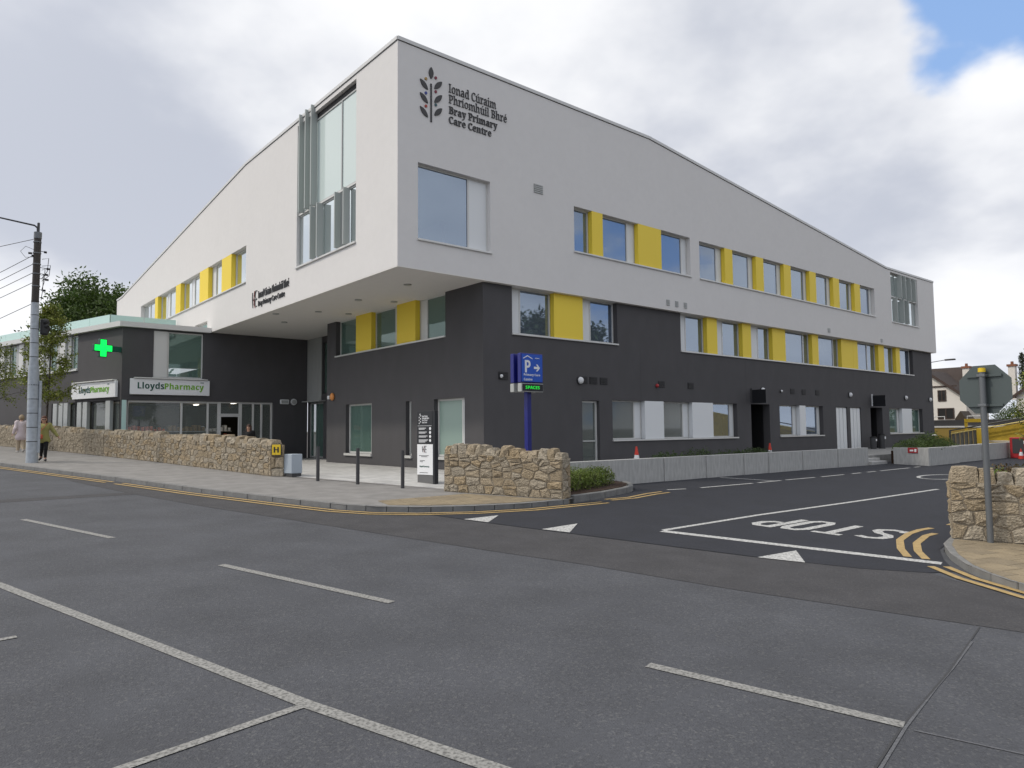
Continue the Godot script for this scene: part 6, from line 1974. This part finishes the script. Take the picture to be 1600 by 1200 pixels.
# gable-fronted house: front wing centred on x, main ridge behind it along x
func house(called: String, label: String, x: float, z: float, y: float, left: bool) -> void:
	var o := thing(called, label, "house", Vector3(x, y, z))
	var apex := 8.0 - y
	var hw := 4.1
	var eave := apex - hw * 0.78
	var b := MB.new()
	b.prism(v2([-hw + 0.3, -0.5, hw - 0.3, -0.5, hw - 0.3, eave + 0.22, 0, apex - 0.02, -hw + 0.3, eave + 0.22]), -4.5, 0.0)
	b.span(Vector3(-7.5 if left else -3.1, -0.5, -10.0), Vector3(2.9 if left else 8.7, eave + 0.9, -3.2))
	var w := part(o, "wall", b.mesh(), M.house_render)
	part(w, "beam", box_mesh(Vector3(-3.0, 6.2 - y, 0.002), Vector3(3.0, 6.36 - y, 0.08)), M.house_frame)
	for s in [-1.0, 1.0]:
		b = MB.new()
		var p := Vector3(0, apex + 0.02, 0)
		var q := Vector3(s * hw, eave + 0.02, 0)
		var n := Vector3(s * 0.62, 0.78, 0) * 0.16
		b.quad(p + Vector3(0, 0, 0.35), q + Vector3(0, 0, 0.35), q + n + Vector3(0, 0, 0.35), p + n + Vector3(0, 0, 0.35), Vector3.BACK)
		b.quad(p + n + Vector3(0, 0, 0.35), q + n + Vector3(0, 0, 0.35), q + n + Vector3(0, 0, -7), p + n + Vector3(0, 0, -7), n)
		b.quad(p + Vector3(0, 0, 0.35), q + Vector3(0, 0, 0.35), q + Vector3(0, 0, -7), p + Vector3(0, 0, -7), -n)
		b.quad(q + Vector3(0, 0, 0.35), q + n + Vector3(0, 0, 0.35), q + n + Vector3(0, 0, -7), q + Vector3(0, 0, -7), Vector3(s, 0, 0))
		part(o, "roof", b.mesh(), M.roof_brown)
		b = MB.new()
		b.quad(p + Vector3(0, -0.14, 0.36), q + Vector3(0, -0.14, 0.36), q + n + Vector3(0, 0, 0.36), p + n + Vector3(0, 0, 0.36), Vector3.BACK)
		part(o, "barge_board", b.mesh(), M.house_frame)
	b = MB.new()
	b.prism(v2([-2.7, eave + 0.5, -6.7, 8.75 - y, -10.7, eave + 0.5]), (-7.8 if left else -3.4), (3.2 if left else 9.0), Transform3D(Basis(Vector3(0, 0, 1), Vector3.UP, Vector3(1, 0, 0)), Vector3.ZERO))
	part(o, "roof", b.mesh(), M.roof_brown)
	var cx := 2.35 if left else -5.4
	b = MB.new()
	b.span(Vector3(cx - 0.32, eave, -5.6), Vector3(cx + 0.32, 8.45 - y, -4.9))
	var c := part(o, "chimney", b.mesh(), M.house_render)
	part(c, "cap", box_mesh(Vector3(cx - 0.42, 8.45 - y, -5.7), Vector3(cx + 0.42, 8.68 - y, -4.8)), M.pot_clay)
	b = MB.new()
	b.tube([Vector3(cx, 8.68 - y, -5.25), Vector3(cx, 9.0 - y, -5.25)], [0.16, 0.14], 8)
	part(c, "pot", b.mesh(), M.pot_clay)
	for e in [[1.1, 4.66, 1.93, 5.88], [1.02, 2.72, 2.64, 3.93], [-1.9, 4.66, -1.0, 5.88], [-2.6, 2.72, -1.0, 3.93]]:
		b = MB.new()
		for r in [[e[0], e[1], e[2], e[1] + 0.1], [e[0], e[3] - 0.1, e[2], e[3]], [e[0], e[1] + 0.1, e[0] + 0.1, e[3] - 0.1], [e[2] - 0.1, e[1] + 0.1, e[2], e[3] - 0.1], [(e[0] + e[2]) * 0.5 - 0.05, e[1] + 0.1, (e[0] + e[2]) * 0.5 + 0.05, e[3] - 0.1]]:
			b.span(Vector3(r[0], r[1] - y, 0.002), Vector3(r[2], r[3] - y, 0.06))
		var wi := part(o, "window", b.mesh(), M.house_frame)
		b = MB.new()
		b.quad(Vector3(e[0] + 0.1, e[1] + 0.1 - y, 0.02), Vector3(e[2] - 0.1, e[1] + 0.1 - y, 0.02), Vector3(e[2] - 0.1, e[3] - 0.1 - y, 0.02), Vector3(e[0] + 0.1, e[3] - 0.1 - y, 0.02), Vector3.BACK)
		part(wi, "pane", b.mesh(), M.house_pane)

# ---------------------------------------------------------------- greenery
func greenery() -> void:
	var o := thing("street_tree", "young street tree with sparse olive leaves behind the walking woman in green", "tree", on_ground(-35.2, -4.05, 0.1))
	street_tree(o, 6.1, 1.9, 1.6, 2200, 0.135, M.leaf_street)
	o = thing("street_tree", "young street tree at the left edge of the photo with sparse olive leaves", "tree", on_ground(-40.5, -2.3, 0.1))
	street_tree(o, 5.2, 1.7, 1.8, 2500, 0.135, M.leaf_street)
	o = thing("broadleaf_tree", "large dark green tree rising behind the pharmacy roof", "tree", on_ground(-83, -14.6))
	big_tree(o, 16.0, 7.0, 12.5, 10500, 0.48, M.leaf_mid, 34)
	# clipped low bushes in the bed by the entrance
	var bed := struct("planting_bed", sheet(v2([-11.75, -11.6, -11.95, -12.7, -12.4, -14.2, -12.85, -14.75, -13.55, -15.1, -13.6, -12.0, -12.0, -11.4]), 0.15), M.soil)
	kerbs_of(bed, [-11.68, -11.5, -11.85, -12.7, -12.32, -14.28, -12.77, -14.84, -13.45, -15.25])
	var k := 0
	for p in [[-12.35, -11.95], [-12.55, -12.45], [-12.7, -13.0], [-12.9, -13.5], [-13.1, -14.0], [-13.1, -12.6], [-13.3, -13.3]]:
		o = thing("low_bush", "low bush by the short stone wall, %s" % ["nearest the kerb", "second from the wall end", "third from the wall end", "fourth from the wall end", "farthest along the kerb", "at the back near the stone wall", "at the back against the concrete wall"][k], "bush", on_ground(p[0], p[1], 0.15), 0.3, "low bushes in the entrance bed")
		bush(o, Vector3(0.62, 0.46, 0.62), 420, 0.055, M.leaf_hedge)
		k += 1
	k = 0
	for z in [-18.4, -20.2, -22.0, -23.6]:
		o = thing("terrace_bush", "dark low bush behind the long concrete wall, %s" % ["nearest the cone", "second from the cone", "third from the cone", "farthest from the cone"][k], "bush", Vector3(-14.35, 0.76, z), 0.0, "low bushes on the terrace")
		bush(o, Vector3(0.8, 0.42 + 0.08 * (k % 2), 1.7), 420, 0.07, M.leaf_dark)
		k += 1
	k = 0
	for p in [[-12.55, -33.0, 0.5], [-12.3, -34.2, 0.72], [-12.4, -35.6, 0.5]]:
		o = thing("planter_bush", "green bush in the concrete planter, %s" % ["at its near corner", "second along the access road", "farthest along the access road", "at the back"][k], "bush", Vector3(p[0], 0.93, p[1]), 0.0, "bushes in the planter")
		bush(o, Vector3(1.2, p[2], 1.5), 700, 0.08, M.leaf_mid)
		k += 1
	o = thing("white_flower", "white flower head above the planter bushes", "flower", Vector3(-12.0, 1.6, -34.0))
	var b := MB.new()
	for i in 7:
		b.ball(Vector3(cos(i * 0.9) * 0.07, 0.01 * (i % 3), sin(i * 0.9) * 0.07), Vector3(0.05, 0.02, 0.05), 6)
	part(o, "petals", b.mesh(), M.petal_white)
	# planting behind the right hand wall
	struct("planting_bed", sheet(v2([-4.45, -13.1, -1.0, -14.2, 4, -16, 4, -40, -5.6, -40, -5.0, -24, -4.7, -15.6]), 0.2), M.soil)
	k = 0
	for p in [[-4.0, -13.6, 0.95], [-4.0, -14.6, 1.0], [-3.4, -14.4, 0.95], [-2.8, -14.9, 1.0], [-4.4, -16.2, 0.9], [-3.7, -16.8, 1.0], [-4.6, -18.5, 0.8]]:
		o = thing("rust_shrub", "shrub behind the right stone wall, %s" % ["nearest the wall's left end", "behind the stop sign post", "right of the stop sign post", "at the right edge", "second row left", "second row right", "farthest back"][k], "shrub", on_ground(p[0], p[1], 0.2), 0.0, "shrubs behind the right stone wall")
		bush(o, Vector3(0.8, p[2], 0.8), 520, 0.06, M.leaf_rust if k % 3 != 0 else M.leaf_hedge)
		k += 1
	o = thing("sapling", "sapling with open green leaves tied to a stake at the right edge", "tree", on_ground(-3.62, -15.6, 0.2))
	street_tree(o, 3.0, 0.9, 0.85, 900, 0.075, M.leaf_street)
	o = thing("tree_stake", "timber tree stake with pale cross bar behind the right stone wall", "stake", on_ground(-3.62, -15.1, 0.2))
	b = MB.new()
	b.tube([Vector3(0, -0.1, 0), Vector3(0, 1.45, 0)], [0.05, 0.045], 10)
	part(o, "stake", b.mesh(), M.timber)
	part(o, "cross_bar", box_mesh(Vector3(-0.25, 1.36, 0.05), Vector3(0.5, 1.42, 0.09), 0.006), M.frame_white)
	k = 0
	for p in [[-16.2, -64.5, 3.4, 3.6], [-13.4, -63.0, 3.2, 3.6], [-17.9, -66.0, 2.8, 2.6], [-10.4, -62.0, 3.6, 4.0]]:
		o = thing("garden_bush", "garden bush beyond the boundary wall, %s" % ["below the stop sign plate", "right of the stop sign plate", "left of the stop sign plate by the shed", "behind the sapling"][k], "bush", on_ground(p[0], p[1]), 0.0, "garden bushes by the houses")
		bush(o, Vector3(p[3], p[2], 2.4), 1500, 0.16, M.leaf_mid)
		k += 1
	# conifer on the skyline and trees across the access road
	o = thing("conifer", "thin dark conifer on the skyline at the right edge", "tree", on_ground(-25.0, -98))
	b = MB.new()
	b.tube([Vector3.ZERO, Vector3(0, 9.2, 0)], [0.14, 0.02], 6)
	part(o, "trunk", b.mesh(), M.bark)
	var spots := []
	for i in 750:
		var f := pow(rng.randf(), 0.7)
		var a := rng.randf() * TAU
		var r := (1.0 - f) * 1.5 * sqrt(rng.randf()) * (0.6 + 0.4 * sin(f * 34.0))
		spots.append(Vector3(cos(a) * r, 1.5 + f * 8.0 - r * 0.3, sin(a) * r))
	foliage(o, "crown", spots, 0.22, M.leaf_far)
	k = 0
	for p in [[7.0, -41.0, 13.0], [15.0, -48.0, 13.0], [13.0, -31.0, 10.0], [27.0, -9.0, 9.5], [30.0, 2.0, 10.0], [25.0, -19.0, 9.0]]:
		o = thing("broadleaf_tree", "tree across the access road mirrored in the windows, %s" % ["the tall one by the far end", "the farthest one", "the middle one", "the one at the street corner", "the one beyond the street corner", "the one between middle and corner"][k], "tree", on_ground(p[0], p[1]), 0.0, "trees across the access road")
		big_tree(o, p[2], p[2] * 0.4, p[2] * 0.75, 2600, 0.5, M.leaf_dark, 20)
		k += 1

func kerbs_of(root: Node3D, flat: Array) -> void:
	var curve := Curve2D.new()
	for p in v2(flat):
		curve.add_point(p)
	var l := curve.get_baked_length()
	var n := int(l / 0.6)
	for i in n:
		var a := curve.sample_baked(l * i / n)
		var c := curve.sample_baked(l * (i + 1) / n)
		var d := (c - a).normalized()
		var m := (a + c) * 0.5
		var b := MB.new()
		b.rbox(Vector3.ZERO, Vector3(a.distance_to(c) - 0.008, 0.3, 0.13), 0.015)
		wpart(root, "kerbstone", b.mesh(), M.kerb_stone, Transform3D(Basis(Vector3(d.x, 0, d.y), Vector3.UP, Vector3(-d.y, 0, d.x)), on_ground(m.x, m.y, 0.0)))

func people() -> void:
	# woman in green, walking towards the camera
	var j := stride(1.62, 0.2)
	j.el_l = Vector3(0.3, 1.09, 0.0)
	j.wr_l = Vector3(0.43, 0.9, 0.06)
	j.el_r = Vector3(-0.25, 1.05, -0.05)
	j.wr_r = Vector3(-0.21, 0.9, 0.14)
	j.kn_r = Vector3(-0.05, 0.45, 0.02)
	j.an_r = Vector3(-0.07, 0.15, -0.2)
	j.to_r = Vector3(-0.11, 0.07, -0.08)
	var h: Vector3 = j.head
	var o := thing("person", "person in green jumper and black leggings with red shoulder bag beside the pole", "person", on_ground(-30.75, -3.49, 0.104), PI / 2 - 0.15)
	person(o, j, {"skin": M.skin, "top": M.wool_green, "top_name": "jumper", "hem": -0.03, "sleeve": 0.92, "loose": 0.035, "legs": M.legging_black, "leg_name": "leggings", "leg_loose": 0.004, "leg_to": 0.86, "shoes": M.shoe_dark, "hair": M.hair_red,
		"hair_caps": [[h + Vector3(0, 0.06, -0.02), h + Vector3(0, 0.045, -0.04), 0.087, 0.09], [h + Vector3(0.03, 0.05, -0.06), h + Vector3(0.07, -0.09, -0.03), 0.05, 0.035], [h + Vector3(-0.03, 0.05, -0.06), h + Vector3(-0.07, -0.1, -0.02), 0.05, 0.035]]})
	var b := MB.new()
	for s in [-1.0, 1.0]:
		b.rbox(h + Vector3(0.032 * s, 0.012, 0.093), Vector3(0.052, 0.038, 0.012), 0.004)
		b.span(h + Vector3(0.058 * s, 0.018, 0.0), h + Vector3(0.07 * s, 0.026, 0.09))
	b.span(h + Vector3(-0.01, 0.015, 0.09), h + Vector3(0.01, 0.022, 0.1))
	part(o, "sunglasses", b.mesh(), M.lens_black)
	part(o, "shoulder_bag", box_mesh(Vector3(-0.27, 0.8, 0.14), Vector3(-0.02, 0.97, 0.24), 0.03), M.bag_red)
	b = MB.new()
	b.tube([Vector3(-0.2, 0.95, 0.19), Vector3(-0.08, 1.12, 0.185), Vector3(0.03, 1.26, 0.165), Vector3(0.1, 1.375, 0.06), Vector3(0.08, 1.36, -0.07), Vector3(-0.1, 1.15, -0.17), Vector3(-0.24, 0.98, -0.05), Vector3(-0.25, 0.93, 0.16)], [0.01, 0.01, 0.01, 0.01, 0.01, 0.01, 0.01, 0.01], 6)
	part(o, "bag_strap", b.mesh(), M.bag_red)
	# woman in pale jacket, walking away
	j = stride(1.6, 0.16)
	h = j.head
	o = thing("person", "person in pale pink jacket and beige trousers walking away, half hidden by the utility pole", "person", on_ground(-37.4, -3.42, 0.104), -PI / 2 + 0.1)
	person(o, j, {"skin": M.skin_pale, "top": M.jacket_pink, "top_name": "jacket", "hem": -0.12, "sleeve": 0.97, "loose": 0.045, "legs": M.trouser_beige, "leg_name": "trousers", "leg_loose": 0.02, "leg_to": 0.95, "shoes": M.shoe_pale, "hair": M.hair_blond,
		"hair_caps": [[h + Vector3(0, 0.06, -0.02), h + Vector3(0, 0.02, -0.045), 0.092, 0.09], [h + Vector3(0.05, 0.04, -0.02), h + Vector3(0.05, -0.03, -0.05), 0.055, 0.045], [h + Vector3(-0.05, 0.04, -0.02), h + Vector3(-0.05, -0.03, -0.05), 0.055, 0.045]]})
	# someone by the pharmacy door, only the head above the wall
	j = stride(1.66, 0.15)
	h = j.head
	o = thing("person", "person with brown hair, head just above the stone wall by the pharmacy door", "person", Vector3(-31.0, 0.66, -11.0), 0.8)
	person(o, j, {"skin": M.skin, "top": M.legging_black, "top_name": "jumper", "hem": -0.05, "sleeve": 0.95, "loose": 0.03, "legs": M.legging_black, "leg_name": "trousers", "leg_loose": 0.01, "leg_to": 0.95, "shoes": M.shoe_dark, "hair": M.hair_brown,
		"hair_caps": [[h + Vector3(0, 0.06, -0.02), h + Vector3(0, 0.03, -0.04), 0.095, 0.1], [h + Vector3(0.06, 0.05, -0.04), h + Vector3(0.08, -0.12, -0.03), 0.06, 0.05], [h + Vector3(-0.06, 0.05, -0.04), h + Vector3(-0.08, -0.12, -0.03), 0.06, 0.05]]})

func _ready() -> void:
	rng.seed = 4242
	# camera
	var cam := Camera3D.new()
	cam.name = "camera"
	add_child(cam)
	cam.position = Vector3(0, 2.0, 0)
	cam.basis = Basis(Vector3.UP, deg_to_rad(50.1234)) * Basis(Vector3.RIGHT, deg_to_rad(3.7119)) * Basis(Vector3.BACK, deg_to_rad(-0.5291))
	cam.fov = 56.86
	cam.near = 0.05
	cam.far = 1500.0
	cam.current = true
	# sky and exposure
	var we := WorldEnvironment.new()
	we.name = "environment"
	var env := Environment.new()
	env.background_mode = Environment.BG_SKY
	var sm := PanoramaSkyMaterial.new()
	sm.panorama = cloud_sky()
	env.sky = Sky.new()
	env.sky.sky_material = sm
	env.tonemap_mode = Environment.TONE_MAPPER_LINEAR
	env.tonemap_exposure = 1.4
	env.sdfgi_enabled = true
	env.ssao_enabled = true
	env.ssil_enabled = true
	we.environment = env
	add_child(we)
	# sun, from behind the left shoulder through thin cloud
	var sun := DirectionalLight3D.new()
	sun.name = "sun"
	add_child(sun)
	sun.look_at_from_position(Vector3.ZERO, Vector3(0.341, -0.766, -0.546))
	sun.light_energy = 0.36
	sun.light_color = Color(1.0, 0.965, 0.91)
	sun.light_angular_distance = 3.0
	sun.shadow_enabled = true
	sun.sky_mode = DirectionalLight3D.SKY_MODE_LIGHT_ONLY

	make_materials()
	streets()
	health_centre()
	pharmacy()
	walls()
	wall_signs()
	fittings()
	furniture()
	utility_pole()
	backdrop()
	greenery()
	people()
